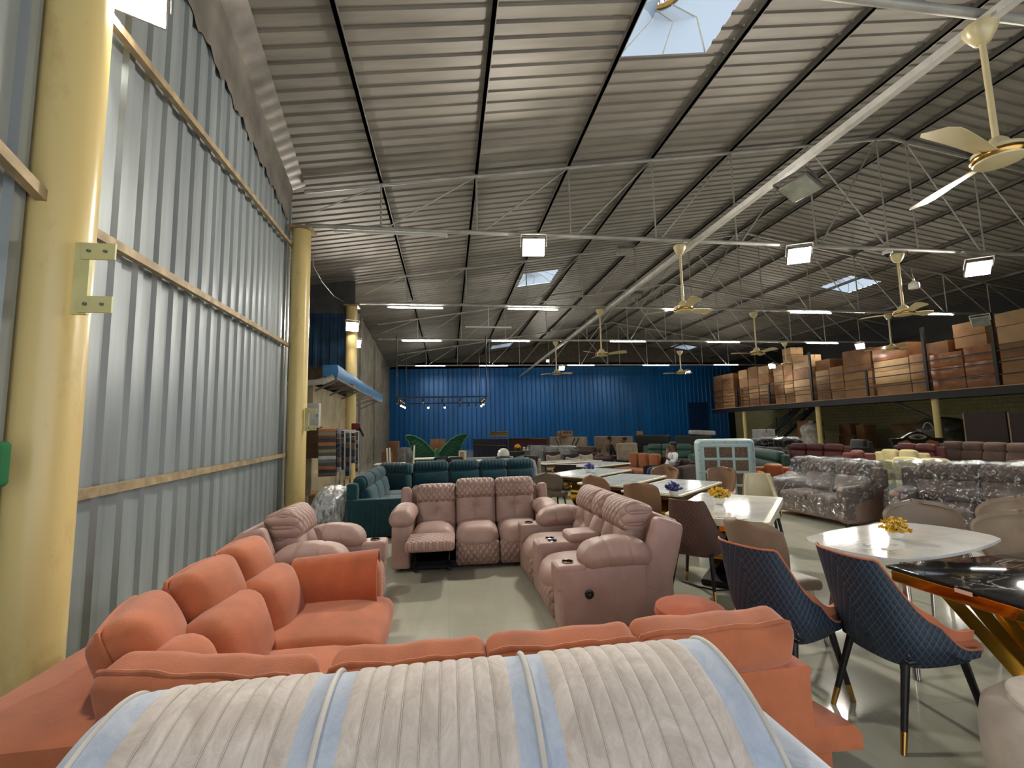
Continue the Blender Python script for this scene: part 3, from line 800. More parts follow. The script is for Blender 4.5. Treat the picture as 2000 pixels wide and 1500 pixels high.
# cushions across the front, seen from behind
for i, (xa, xb, ya, yb, z, h) in enumerate(((-1.33, -.52, 2.10, 1.90, .655, .25), (-.47, .145, 1.99, 1.99, .66, .20), (.155, .80, 1.99, 1.99, .665, .20), (.81, 1.53, 1.99, 1.99, .675, .20))):
    L = math.hypot(xb-xa, yb-ya); an = math.atan2(yb-ya, xb-xa)
    Mx = T((xa+xb)/2, (ya+yb)/2, z) @ RZ(an) @ RX(.25)
    def sag(p): return (p.x, p.y, p.z-.012*math.cos(p.x/L*PI)+.006*math.sin(p.x*23))
    o = link('headrest_cushion', MB().cush(0, 0, 0, L, .20, h, .05, (.01, .025, .006), 8, M=Mx, fn=sag), O, t)
    link('piping', MB().tube([(-L/2-.003, -.045, -h/2+.05), (-L/2-.004, -.045, h/2-.05), (-L/2+.012, -.045, h/2-.008)]+[(lerp(-L/2+.05, L/2-.05, k/14), -.045, h/2+.004-.012*math.cos((lerp(-L/2+.05, L/2-.05, k/14))/L*PI)+.006*math.sin(lerp(-L/2+.05, L/2-.05, k/14)*23)+.003*math.sin(k*2.1)) for k in range(15)]+[(L/2-.012, -.045, h/2-.008), (L/2+.004, -.045, h/2-.05), (L/2+.003, -.045, -h/2+.05)], .011, 8, M=Mx), O, o)
# far arm with a folded throw of the same cloth
def armfn(p):
    k = (p.x+.93)/.36
    return (p.x, p.y, p.z+.02*k-.05*max(0, -k)**2)
link('arm', MB().cush(-.93, 3.70, .44, .80, .26, .44, .09, (.02, .04, .03), 7, fn=armfn), O, t)
mb = MB(); R = []
for i in range(9):
    x = lerp(-1.18, -.56, i/8); z0 = .02*((x+.93)/.36)
    R.append([(x+.02*(k/8), 3.70+.185*math.cos(a), .47+z0+.245*math.sin(a)-(.0 if 0 < k < 16 else .03)) for k, a in enumerate([lerp(-.45, PI+.6, q/16) for q in range(17)])])
link('arm_cover', mb.slab(R, .012), fabric('orange_chenille', (180, 96, 60), .95), t)
# low end pad beyond the right end of the back
link('end_pad', softpoly(MB(), [(1.40, 1.93), (1.82, 1.90), (1.76, 2.2), (1.58, 2.62), (1.40, 2.62)], .20, .31, .05), O, t)
link('end_pad_base', MB().prism([(1.40, 1.98), (1.72, 1.97), (1.68, 2.18), (1.53, 2.55), (1.40, 2.55)], .05, .20), O, t)
for x, y in ((-1.75, 3.6), (-.56, 3.55), (-.56, 2.72), (1.45, 2.0), (1.45, 2.55), (-1.6, 2.05)):
    link('foot', MB().tube([(x, y, 0), (x, y, .08)], .028, 10), M_BLACKPL, t)
# small loose orange stool behind the sofa
p = PZ(1385, 1215, .45)
t = thing('stool', 'round orange padded stool between the recliner and the navy chair', 'stool', (p.x+.02, p.y+.26, 0))
link('seat', MB().lathe([(.16, .34), (.21, .36), (.23, .40), (.22, .44), (.15, .47), (.02, .475)], 28), fabric('rust_cloth', (186, 92, 50)), t)
for k in range(4): link('leg', MB().tube([(.10*math.cos(k*PI/2+.7), .10*math.sin(k*PI/2+.7), .35), (.17*math.cos(k*PI/2+.7), .17*math.sin(k*PI/2+.7), 0)], .016), M_BLACKPL, t)

# ---------------------------------------------------------------- cream and blue sofa nearest the camera
t = thing('channel_sofa', 'cream velvet sofa with pale blue bands, its rounded back filling the bottom', 'sofa')
def velvet(name, c1, c2, size=None):
    n = NT(name); n.set(.75, 0, .25, .4)
    f = n.ramp(n.noise(10, 7, .75, n.scaled((1, .6, .6)), 1.2), .36, .64)
    g = n.ramp(n.noise(30, 4, .7), .3, .7)
    n.base(n.mix(f, rgb(c1), rgb(c2)))
    h = g
    if size:
        s1 = n.math('ABSOLUTE', n.math('SINE', n.dot(n.coord(), (PI/size, 0, 0))))
        h = n.math('ADD', n.math('POWER', s1, .3), n.math('MULTIPLY', g, .06))
        n.bump(h, .9, .012)
    else: n.bump(h, .25, .003)
    MATS[name] = n.m; return n.m
M_VC = velvet('cream_velvet', (214, 202, 192), (182, 168, 157))
M_VB = velvet('pale_blue_velvet', (188, 195, 207), (162, 173, 191))
M_PIPE = plain('cream_piping', (206, 200, 192), .6)
PROF = [(1.60, .45), (1.615, .70), (1.60, .82), (1.56, .89), (1.50, .925), (1.42, .935), (1.33, .92), (1.24, .885), (1.16, .835), (1.09, .77), (1.04, .69), (1.005, .60), (.985, .45)]
def sect(x, s, dz=0):
    cy = 1.30
    return [(x, cy+(y-cy)*s, (z-.45)*s+.45+dz) for y, z in PROF]
def panel(xa, xb, n_ch, endl=False, endr=False):
    rows = []; N = max(4, n_ch*8)
    for i in range(N+1):
        u = i/N; x = lerp(xa, xb, u)
        puff = abs(math.sin(PI*u*n_ch))**.35*.006 if n_ch else 0
        s = 1+puff/.3*.5
        rows.append(sect(x, s, puff*.4))
    return rows
def crom(P, k=4):
    out = []
    for i in range(len(P)-1):
        p0, p1, p2, p3 = P[max(0, i-1)], P[i], P[i+1], P[min(len(P)-1, i+2)]
        for q in range(k):
            u = q/k
            out.append(tuple(.5*(2*b+(c-a)*u+(2*a-5*b+4*c-d)*u*u+(3*b-a-3*c+d)*u**3) for a, b, c, d in zip(p0, p1, p2, p3)))
    return out+[P[-1]]
PROF = crom(PROF)
segs = [('cream', -.80, -.385, 8), ('blue', -.385, -.335, 0), ('blue', -.325, -.275, 0), ('cream', -.275, .17, 9), ('blue', .17, .222, 0), ('blue', .232, .285, 0), ('cream', .285, .755, 9)]
for c, a, b, k in segs:
    if c == 'cream':
        o = link('channel_panel', MB().slab(panel(a, b, k), -.05), M_VC, t); st_ = MB()
        for q in range(1, k): st_.tube([(x, y, z+.001) for x, y, z in sect(lerp(a, b, q/k), 1.004)], .0012, 5)
        link('stitching', st_, M_PIPE, o)
    else: link('blue_band', MB().slab(panel(a, b, 0), -.05), M_VB, t)
for x in (-.33, .227): link('piping', MB().tube([(x, y, z+.006) for _, y, z in sect(x, 1.0)], .008, 8), M_PIPE, t)
def endcap(x0, dirn, L):
    rows = []
    for i in range(7):
        a = i/6*PI/2; rows.append(sect(x0+dirn*L*math.sin(a)*1.0, .30+.70*math.cos(a)**.6 if i < 6 else .42))
    return rows
link('blue_band', MB().grid([sect(-.80, 1.0), sect(-.84, 1.0), sect(-.885, .985), sect(-.925, .94), sect(-.945, .86), sect(-.95, .4)]), M_VB, t)
link('blue_band', MB().grid([sect(.755, 1.0), sect(.80, 1.005), sect(.838, 1.0), sect(.842, .95), sect(.842, .3)]), M_VB, t)
link('piping', MB().tube([(.842, y, z) for _, y, z in sect(.842, 1.005)], .007, 8), M_PIPE, t)
link('piping', MB().tube([(-.885, y, z) for _, y, z in sect(-.885, .99)], .008, 8), M_PIPE, t)
for s in (-1, 1):
    xa = -.86 if s < 0 else .87
    def armr(p): return (p.x, p.y, p.z-.10*max(0, (1.0-p.y))**2)
    link('arm', MB().cush(xa+s*.05, .99, .42 if s < 0 else .435, .24, 1.04, .58 if s < 0 else .61, .09, (.02, .02, .03), 7, fn=armr), M_VB, t)
link('seat_cushion', MB().cush(-.04, .78, .36, 1.55, .62, .2, .08, (0, .02, .03), 6), M_VC, t)
link('base', MB().box(-.92, .88, .5, 1.52, .06, .34), M_VB, t)
link('rear_panel', MB().box(-.90, .84, 1.50, 1.575, .1, .75), M_VC, t)
for x in (-.85, .8):
    for y in (.55, 1.45): link('foot', MB().tube([(x, y, 0), (x, y, .07)], .03), M_BLACKPL, t)
# round cream pouf, bottom right
t = thing('pouf', 'round cream upholstered pouf with a disc seat at the bottom right corner', 'pouf', (2.62, 1.56, 0))
M_BOUCLE = fabric('cream_boucle', (206, 194, 180))
link('body', MB().lathe([(.33, .0), (.36, .03), (.385, .15), (.385, .30), (.37, .38), (.32, .43), (.22, .445), (.02, .445)], 40), M_BOUCLE, t)
link('seat_pad', MB().lathe([(.02, .43), (.27, .43), (.29, .445), (.285, .462), (.25, .468), (.02, .468)], 40), M_BOUCLE, t)
# ---------------------------------------------------------------- dining chairs (local: front towards -y)
M_NAVY = quilt('navy_quilting', (36, 48, 62), (1, 0, 0), (0, 0, 1), .042, .55, (84, 98, 114), .10, .5, .008, True)
M_BROWNQ = quilt('brown_quilting', (92, 66, 58), (1, 0, 0), (0, 0, 1), .042, .5, (116, 88, 78), .09, .5, .008, True)
M_BEIGELEA = leather('taupe_leather', (138, 120, 102))
M_TANLEA = leather('tan_leather', (136, 104, 78))
M_CREAMQ = quilt('cream_quilting', (206, 194, 160), (1, 0, 0), (0, 0, 1), .05, .55, None, .1, .5, .008, True)
M_GREYLEA = leather('dark_taupe_leather', (104, 92, 80))
M_FAWN = fabric('fawn_cloth', (148, 128, 106))
def smooth(a, b, x):
    x = max(0, min(1, (x-a)/(b-a))); return x*x*(3-2*x)
def shell_rows(hw, hb, hf, top, bot, lean, nt=61, nz=15, off=0, wrap=1.0, shoulder=.42, pw=2.2):
    """upholstered shell: a U in plan, high at the back, sweeping down to the seat front"""
    cols = []
    for i in range(nt):
        t = -1+2*i/(nt-1); s = abs(t); sg = 1 if t > 0 else -1
        if s < .55:
            a = s/.55*PI/2; x = (hw-off)*math.sin(a)**.72; y = (hb-off)*(1-(1-math.cos(a))**1.5*1.0)
            y = (hb-off)*(math.cos(a)**.55 if a < PI/2-1e-6 else 0)
        else:
            q = (s-.55)/.45; x = (hw-off)*(1-.06*q*q); y = -hf*wrap*q
        k = max(0, (s-shoulder+.07)/(1.07-shoulder)); k = k*k*1.1/(k+.10) if k < 1 else 1; k = min(1, k); tp = top-(top-(bot+.09))*(1-(1-k)**pw)
        col = []
        for j in range(nz):
            v = j/(nz-1); z = lerp(bot+.02*max(0, s-.7), tp, v)
            e = max(0, z-.48); yy = y+lean*e*(1 if s < .55 else max(0, 1-(s-.55)/.45))
            xx = x*(1+.10*e*0)*(.80+.20*min(1, (z-bot)/.10)) if v < .5 else x
            yy = yy*(.86+.14*min(1, (z-bot)/.10))
            xx *= 1-.16*max(0, (z-.55)/.40)
            col.append((sg*xx, yy, z))
        cols.append(col)
    return [[cols[i][j] for i in range(nt)] for j in range(nz)]
def legs(t, pts, mat, tipmat, z0=.42, r0=.021, r1=.013, tip=.10, group=None):
    for (xa, ya, xb, yb) in pts:
        f = 1-tip/z0 if tip else 1
        o = link('leg', MB().tube([(xa, ya, z0), (lerp(xa, xb, f), lerp(ya, yb, f), tip or 0)], r0, 12, r1=lerp(r0, r1, f)), mat, t)
        if tip: link('brass_tip', MB().tube([(lerp(xa, xb, f), lerp(ya, yb, f), tip), (xb, yb, 0)], lerp(r0, r1, f)+.0015, 12, r1=r1), tipmat, o)
LEGS4 = [(-.17, -.17, -.23, -.24), (.17, -.17, .23, -.24), (-.16, .15, -.21, .27), (.16, .15, .21, .27)]
def wing_chair(label, loc, rz, outer, inner, group=None, piping=True, top=.93, hw=.255, shoulder=.42, pw=4.0, seatmat=None, bot=.385, legmat=None, tip=.10, lean=.30):
    t = thing('dining_chair', label, 'chair', loc, rz, group)
    R = shell_rows(hw, .235, .215, top, bot, lean, shoulder=shoulder, pw=pw)
    link('outer_back', MB().slab(R, .006), outer, t)
    R2 = shell_rows(hw-.006, .229, .20, top-.022, bot+.085, lean, off=.008, shoulder=shoulder, pw=pw)
    link('inner_back', MB().slab(R2, .030), inner, t)
    if piping:
        link('piping', MB().tube([(p[0]*.992, p[1]-.004, p[2]+.001) for p in R[-1]], .006, 8), inner, t)
    def fr(p): return (p.x, p.y, p.z-.02*max(0, (-p.y-.1)/.15)**2)
    link('seat', MB().cush(0, -.045, .475, 2*hw-.075, .46, .085, .04, (0, .02, .02), 6, fn=fr), seatmat or inner, t)
    link('seat_pan', MB().cush(0, -.01, .415, 2*hw-.10, .38, .03, .014), M_BLACKPL, t)
    legs(t, LEGS4, legmat or M_BLACK, M_BRASS, tip=tip)
    return t
G = 'navy quilted chairs at the black marble table'
wing_chair('navy quilted chair with an orange seat nearest the black marble table, right of two', (2.50, 2.30, 0), PI/2-.02, M_NAVY, M_ORANGE)
wing_chair('navy quilted chair with an orange seat behind the orange sofa, left of two', (2.07, 2.66, 0), PI/2+.30, M_NAVY, M_ORANGE)
wing_chair('brown diamond quilted chair with brass tipped black legs at the nearest cream rimmed table', (2.50, 4.34, 0), PI/2+.72+.0, M_BROWNQ, leather('brown_leather', (92, 66, 58)), shoulder=.36, pw=3.2, hw=.24, lean=.22)
def shell_chair(label, loc, rz, m, top=.86, round_=True, group=None, legmat=None, hw=.25, tip=0, fab=None):
    """plain moulded chair: a padded back sheet curving into the seat"""
    t = thing('dining_chair', label, 'chair', loc, rz, group)
    rows = []
    for j in range(31):
        v = j/30
        z = lerp(.50, top, v); yb = .19+.10*v
        wv = hw*(.80+.20*math.sin(v*PI*.8)) if not round_ else hw*(.78+.27*math.sin(min(1, v*1.1)*PI*.62))
        if round_ and v > .55: wv *= math.sqrt(max(.03, 1-((v-.55)/.452)**2.6))
        elif not round_ and v > .86: wv *= math.sqrt(max(.2, 1-((v-.86)/.16)**2))
        rows.append([(wv*u, yb-.10*(abs(u)**2.2)*(1-.2*v), z-.0*u*u) for u in [-1+2*i/24 for i in range(25)]])
    link('backrest', MB().slab(rows, .035), m, t)
    def fr(p): return (p.x, p.y, p.z+.05*max(0, (p.y-.1)/.12)-.02*max(0, (-p.y-.1)/.12))
    link('seat', MB().cush(0, -.01, .455, 2*hw-.05, .46, .09, .04, (.01, .02, .012), 6, fn=fr), m, t)
    mb = MB().cush(0, .205, .49, .16, .05, .16, .02); link('back_bracket', mb, m, t)
    legs(t, LEGS4, legmat or M_BLACK, M_BRASS, tip=tip, z0=.42, r0=.017, r1=.011)
    return t

# ---------------------------------------------------------------- tables
M_MARBLE = marble('white_marble', (226, 226, 220), (120, 122, 120), 1.5, .09, .03, .75)
M_GREYMARB = marble('grey_marble', (190, 196, 194), (96, 104, 106), 1.8, .16, .04, .5, (166, 172, 170))
M_BLACKMARB = marble('black_marble', (20, 20, 22), (225, 222, 216), 1.15, .05, .012, 1.0, (32, 32, 34))
M_RIM = plain('cream_table_rim', (226, 216, 190), .3, 0, .04)
def roundrect(w, l, r, n_=6):
    out = []
    for cx, cy, a0 in ((w/2-r, l/2-r, 0), (-w/2+r, l/2-r, PI/2), (-w/2+r, -l/2+r, PI), (w/2-r, -l/2+r, 1.5*PI)):
        for k in range(n_+1):
            a = a0+k/n_*PI/2; out.append((cx+r*math.cos(a), cy+r*math.sin(a)))
    return out
def marble_table(label, loc, rz, w, l, top=None, rim=None, h=.76, group=None, base='loop', inset=.055):
    t = thing('dining_table', label, 'table', loc, rz, group)
    link('tabletop', MB().prism(roundrect(l-2*inset, w-2*inset, .05), h-.012, h), top or M_MARBLE, t, angle=30)
    th = .075 if top is None else .03
    link('table_rim', MB().prism(roundrect(l, w, .07), h-th, h-.008), rim or M_RIM, t, angle=30)
    link('apron', MB().prism(roundrect(l-.07, w-.07, .05), h-th-.055, h-th), M_GOLD if top is None else plain('bronze_apron', (92, 70, 44), .35, .4), t, angle=30)
    link('plinth', MB().box(-l*.30, l*.30, -w*.24, w*.24, 0, .06, .015), M_BLACK, t)
    for s in (-1, 1):
        P = []
        for k in range(17):
            a = k/16*PI; P.append((s*(.08+l*.20*math.sin(a)), 0, .06+(h-.18)*(1-math.cos(a))/2))
        mb = MB(); rows = [[(p[0], -w*.16, p[2]), (p[0], w*.16, p[2])] for p in P]
        link('gold_loop', mb.slab(rows, .03), M_GOLD, t)
    link('base_column', MB().box(-.05, .05, -w*.12, w*.12, .06, h-.1), M_GOLD, t)
    return t
def flowers(label, loc, col, s=1.0, pot=None, seed=1):
    t = thing('flower_pot', label, 'flower pot', loc)
    link('pot', MB().lathe([(.022*s, 0), (.03*s, .004*s), (.047*s, .03*s), (.052*s, .06*s), (.046*s, .062*s), (.04*s, .045*s)], 20), pot or M_WHITE, t)
    rnd = random.Random(seed); mb = MB(); st = MB()
    for k in range(70):
        a = rnd.uniform(0, 2*PI); e = rnd.uniform(.1, 1.35); r = rnd.uniform(.06, .10)*s
        c = Vector((math.cos(a)*math.cos(e)*r, math.sin(a)*math.cos(e)*r, .06*s+math.sin(e)*r*.95))
        st.tube([(0, 0, .05*s), tuple(c)], .0012*s, 4)
        for q in range(4):
            d = Vector((rnd.uniform(-1, 1), rnd.uniform(-1, 1), rnd.uniform(-.5, 1))).normalized()
            x = d.orthogonal().normalized(); y = d.cross(x); z_ = .014*s
            mb.add([c, c+x*z_+d*z_*.5, c+d*z_*1.5, c-x*z_+d*z_*.5], [(0, 1, 2, 3)])
    link('stems', st, plain('stem_green', (70, 100, 50), .7), t)
    o = link('blossoms', mb, plain('petal_%d_%d_%d' % col, col, .6, 0, .15, 20), t, smooth=False)
    return t
YEL, BLU = (238, 190, 40), (62, 58, 150)
marble_table('cream rimmed white marble table nearest the recliners, with yellow flowers', (3.12, 4.74, 0), math.radians(47), .95, 1.72)
marble_table('grey marble table with blue flowers behind the nearest cream rimmed table', (3.36, 6.42, 0), math.radians(40), .88, 1.75, M_GREYMARB, group=None)
marble_table('bare grey marble table, middle of the row of tables', (3.02, 7.52, 0), math.radians(42), .88, 1.75, M_GREYMARB)
marble_table('cream rimmed grey marble table with a blue flower pot, beside the dark taupe chair', (2.85, 8.95, 0), math.radians(40), 1.05, 1.8, M_GREYMARB)
marble_table('far pale marble table between the wooden armchairs and the blue flower pot', (PZ(1165, 911, .76).x+.3, PZ(1165, 911, .76).y+.75, 0), math.radians(30), .9, 1.5, M_GREYMARB)
marble_table('farthest white topped table among the cushioned wooden chairs', (PZ(1112, 902, .76).x, PZ(1112, 902, .76).y+.3, 0), math.radians(14), .9, 1.8, M_MARBLE)
def on(px, py, z=.76): p = PZ(px, py, z); return (p.x, p.y, p.z)
flowers('yellow flowers in a white pot on the nearest cream rimmed table', on(1405, 985), YEL, 1.25, seed=2)
flowers('blue flowers in a white pot on the grey marble table behind the yellow flowers', on(1317, 970), BLU, 1.2, seed=3)
flowers('small blue flowers in a white pot on the table beside the dark taupe chair', on(1150, 923), BLU, 1.2, seed=4)

# white boat shaped marble table and black table
t = thing('dining_table', 'white marble table with bowed edges and yellow flowers, right of the navy chairs', 'table', (3.40, 3.04, 0), math.radians(14))
def boat(w, l, bow, r=.08):
    out = []
    for k in range(13): u = -1+k/6; out.append((u*(l/2-r), -w/2-bow*(1-u*u)))
    for k in range(9): u = -1+k/4; out.append((l/2+.05*(1-u*u), u*(w/2-r)))
    for k in range(13): u = 1-k/6; out.append((u*(l/2-r), w/2+bow*(1-u*u)))
    for k in range(9): u = 1-k/4; out.append((-l/2-.05*(1-u*u), u*(w/2-r)))
    return out
link('tabletop', MB().prism(boat(.66, 1.34, .06), .745, .765), M_MARBLE, t, angle=30)
for sx in (-1, 1):
    for sy in (-1, 1): link('leg', MB().tube([(sx*.38, sy*.2, .745), (sx*.52, sy*.28, 0)], .022, 12), M_CHROME, t)
link('under_frame', MB().box(-.45, .45, -.22, .22, .72, .745), M_CHROME, t)
flowers('yellow flowers in a white bowl on the white marble table with bowed edges', on(1750, 1052, .766), YEL, 1.0, seed=5)
t = thing('dining_table', 'black marble table with white veins on a gold ribbed base at the right edge', 'table', (3.60, 2.13, 0), math.radians(2))
link('tabletop', MB().box(-.88, .88, -.44, .44, .735, .755, .006), M_BLACKMARB, t)
link('gold_rim', MB().box(-.865, .865, -.425, .425, .66, .735, .012), M_GOLD, t)
for k in range(9):
    a = k/8
    for s in (-1, 1):
        link('gold_rib', MB().bar((lerp(-.62, .62, a), s*.36, .665), (lerp(-.28, .28, a), s*.10, .04), .022, .07), M_GOLD, t)
link('plinth', MB().box(-.5, .5, -.28, .28, 0, .045, .01), M_GOLD, t)
link('price_sticker', MB().box(-.885, -.88, -.02, .06, .722, .742), plain('pale_sticker', (236, 190, 170), .5), t)

# chairs around the tables
def at(px, py, z=0): p = PZ(px, py, z); return (p.x, p.y, 0)
shell_chair('plain taupe chair between the two navy chairs at the white marble table', (2.50, 3.30, 0), PI/2+.25, M_BEIGELEA, .92, False, hw=.27, legmat=M_CHROME)
shell_chair('taupe leather tub chair on the far side of the white marble table, left of two', (PZ(1822, 984, .9).x, PZ(1822, 984, .9).y, 0), -.35, M_BEIGELEA, .90, True, hw=.31, legmat=M_CHROME)
shell_chair('fawn cloth tub chair at the right edge, beyond the white marble table', (PZ(1995, 1008, .92).x+.14, PZ(1995, 1008, .92).y, 0), -PI/2+.8, M_FAWN, .92, True, hw=.33, legmat=M_CHROME)
shell_chair('fawn cloth chair at the right edge, behind another fawn chair by the wrapped sofa', (PZ(2000, 978, .95).x+.1, PZ(2000, 978, .95).y, 0), -PI/2+.9, M_FAWN, .95, True, hw=.32, legmat=M_CHROME)
wing_chair('cream quilted chair on the far side of the nearest cream rimmed table', (4.25, 5.72, 0), -.55, M_CREAMQ, leather('cream_leather', (206, 194, 160)), shoulder=.40, pw=3.2, hw=.225, piping=False, lean=.16, top=.95)
shell_chair('brown leather square backed chair at the blue flower table, nearest the two seat recliner', (2.62, 5.72, 0), PI/2+.65, M_TANLEA, .93, False, hw=.26)
shell_chair('brown leather round backed chair at the bare grey table behind the two seat recliner', (2.40, 6.85, 0), PI/2+.5, M_TANLEA, .93, True, hw=.27)
shell_chair('tan leather chair between the blue flower table and the blue grey air cooler', (4.72, 7.35, 0), -.7, M_TANLEA, .90, False, hw=.24)
shell_chair('tan round backed chair in front of the seated man', (4.25, 8.55, 0), -.7, M_TANLEA, .86, True, hw=.27)
shell_chair('dark taupe tub chair on thin black legs beside the farthest grey table', (1.90, 8.25, 0), PI/2+1.0, M_GREYLEA, .86, True, hw=.27)
# ---------------------------------------------------------------- generic upholstery (local: front towards -y)
def sofa(label, loc, rz, W, n, m, back=None, H=.88, D=.92, arms=True, cat='sofa', tiers=1, name='sofa', group=None, seat_z=.43, armh=.60, film_=None, legs_=True):
    t = thing(name, label, cat, loc, rz, group); back = back or m
    aw = .2 if arms else 0; x0, x1 = -W/2+aw, W/2-aw; sw = (x1-x0)/n
    link('base', MB().cush(0, .02, .20, W-.02, D-.08, .24, .03, n=2), m, t)
    link('back_panel', MB().cush(0, D/2-.10, (H-.06)/2+.06, W-.02, .14, H-.16, .05, n=2), m, t)
    for i in range(n):
        cx = x0+sw*(i+.5)
        link('seat_cushion', MB().cush(cx, -.10, seat_z-.08, sw-.012, D-.32, .18, .06, (0, .015, .025), 3), m, t)
        Mx = T(cx, D/2-.24, seat_z+.02) @ RX(-.20)
        hh = H-seat_z
        if tiers == 2:
            link('back_cushion', MB().cush(0, 0, hh*.28, sw-.014, .17, hh*.58, .06, (0, .03, .01), 3, M=Mx), m, t)
            link('headrest', MB().cush(0, .0, hh*.78, sw-.010, .20, hh*.46, .08, (0, .03, .01), 3, M=Mx), back, t)
        else:
            link('back_cushion', MB().cush(0, 0, hh*.5, sw-.014, .19, hh*1.0, .07, (0, .04, .015), 3, M=Mx), back, t)
    if arms:
        for s in (-1, 1): link('arm', MB().cush(s*(W/2-aw/2), -.02, armh/2+.04, aw, D-.08, armh-.04, .07, (.012, .02, .02), 3), m, t)
    if legs_:
        for sx in (-1, 1):
            for sy in (-1, 1): link('foot', MB().tube([(sx*(W/2-.1), sy*(D/2-.1), 0), (sx*(W/2-.1), sy*(D/2-.1), .09)], .025, 8), M_BLACKPL, t)
    return t
def span(l, r, z, D=.92, flip=False):
    """place a sofa by the two ends of its back's top edge"""
    a, b = PZ(l[0], l[1], z), PZ(r[0], r[1], z); d = (b-a); d.z = 0
    an = math.atan2(d.y, d.x); c = (a+b)/2; nrm = Vector((math.sin(an), -math.cos(an), 0))
    c = c+nrm*(D/2-.12)*(1 if not flip else -1)
    return (c.x, c.y, 0), an+(PI if flip else 0), d.length

# teal corner sofa: fluted side panel, back run of four seats
TEAL = (24, 66, 76)
M_TEAL = fabric('teal_velvet', TEAL, .8, .14)
M_TEALC = channel('teal_fluting', TEAL, (1, 0, 0), .075, .8, 1.0, .03)
M_TEALCY = channel('teal_fluting_long', TEAL, (0, 1, 0), .075, .8, 1.0, .03)
t = thing('corner_sofa', 'dark teal corner sofa with fluted end panel, behind the pink recliners', 'sofa')
a = PZ(676, 1056); yb = 10.4
x0 = a.x; y0 = a.y
link('end_panel', MB().box(x0, x0+1.0, y0, y0+.12, .03, .50, .02), M_TEALC, t)
link('end_rail', MB().cush(x0+.5, y0+.07, .55, 1.04, .17, .12, .04, n=3), M_TEAL, t)
link('back_frame', MB().box(x0-.02, x0+.16, y0+.02, yb+.3, .04, .86, .05).box(x0, 2.0, yb+.16, yb+.34, .04, .82, .05), M_TEAL, t)
link('seat_base', MB().box(x0+.1, x0+1.0, y0+.1, yb+.2, .04, .26).box(x0+.9, 2.0, yb-.62, yb+.2, .04, .26), M_TEAL, t)
for i in range(3):
    ya, yb_ = lerp(y0+.14, yb-.7, i/3), lerp(y0+.14, yb-.7, (i+1)/3)
    link('seat_cushion', MB().cush(x0+.62, (ya+yb_)/2, .36, .76, yb_-ya-.01, .2, .06, (.01, .01, .03), 4), M_TEAL, t)
    Mx = T(x0+.28, (ya+yb_)/2, .46) @ RY(-.22)
    link('back_cushion', MB().cush(0, 0, .14, .2, yb_-ya-.01, .34, .07, (.03, .01, .01), 4, M=Mx), M_TEAL, t)
    link('headrest', MB().cush(-.02, 0, .40, .22, yb_-ya-.01, .24, .09, (.03, .01, .01), 4, M=Mx), M_TEALCY, t)
Mx = T(x0+.42, yb-.22, .46) @ RZ(-.75)
link('corner_cushion', MB().cush(0, 0, .14, .9, .22, .34, .08, (.0, .03, .01), 4, M=Mx), M_TEAL, t)
link('corner_headrest', MB().cush(0, .03, .40, .95, .22, .24, .09, (.0, .03, .01), 4, M=Mx), M_TEALC, t)
for i in range(4):
    xa, xb = (x0+.78, .02, .72, 1.36)[i], (.01, .71, 1.35, 1.98)[i]
    link('seat_cushion', MB().cush((xa+xb)/2, yb-.28, .36, xb-xa-.01, .74, .2, .06, (.01, .01, .03), 4), M_TEAL, t)
    Mx = T((xa+xb)/2, yb+.06, .46) @ RX(-.2)
    link('back_cushion', MB().cush(0, 0, .14, xb-xa-.012, .2, .34, .07, (.01, .03, .01), 4, M=Mx), M_TEAL, t)
    link('headrest', MB().cush(0, .0, .40, xb-xa-.012, .22, .24, .09, (.01, .03, .01), 4, M=Mx), M_TEALC, t)
tag(link('quilt_wrap', MB().tube([(2.02, yb+.0, .42), (2.04, yb+.12, .7), (2.02, yb+.25, .88), (1.9, yb+.27, .93), (1.2, yb+.28, .925)], .05, 10), plain('grey_foam_wrap', (120, 128, 138), .8)), 'grey foam strip wrapped over the right end of the teal sofa', 'packing')

# plastic wrapped sofas on the right
M_TAUPE = leather('taupe_recliner_leather', (148, 121, 106))
M_TAUPEQ = quilt('taupe_recliner_quilting', (148, 121, 106), size=.09)
M_FILM = film('stretch_film', .8, 12, (1, .35, .9), .2, lo=.54, hi=.7)
def wrap(root, W, D, H, seed, label):
    rnd = random.Random(seed)
    prof = [(-D/2-.03, .14), (-D/2-.05, .30), (-D/2-.03, .50), (-D/2+.06, .64), (-D/2+.35, .69), (.02, .72), (.10, .84), (.16, H+.02), (.26, H+.06), (D/2, H+.03), (D/2+.06, H-.2), (D/2+.05, .2)]
    rows = []
    N = 44
    for i in range(N+1):
        u = i/N; x = lerp(-W/2-.03, W/2+.03, u); r = []
        for k, (y, z) in enumerate(prof):
            w_ = math.sin(u*31+k*1.7+seed)*.012+math.sin(u*73-k*2.3)*.008+rnd.uniform(-.006, .006)
            pin = .0
            e = max(0, 1-min(u, 1-u)*14)
            r.append((x, y*(1-.02*e)+w_, z-(.02*e if z > .5 else 0)+w_*.8))
        rows.append(r)
    o = link('stretch_film', MB().slab(rows, .0015), M_FILM, root)
    for i in (0, N):
        c = rows[i]; link('film_end', MB().slab([[p, (p[0]+(.004 if i else -.004), p[1]*.7, .10+(p[2]-.1)*.55)] for p in c], .0015), M_FILM, root)
f1 = sofa('taupe two seat recliner wrapped in clear film, left one of the wrapped pair', (6.52, 7.10, 0), -PI/2+.10, 1.55, 2, M_TAUPE, M_TAUPEQ, .95, .98, tiers=2, name='wrapped_sofa')
wrap(f1, 1.55, .98, .97, 1, '')
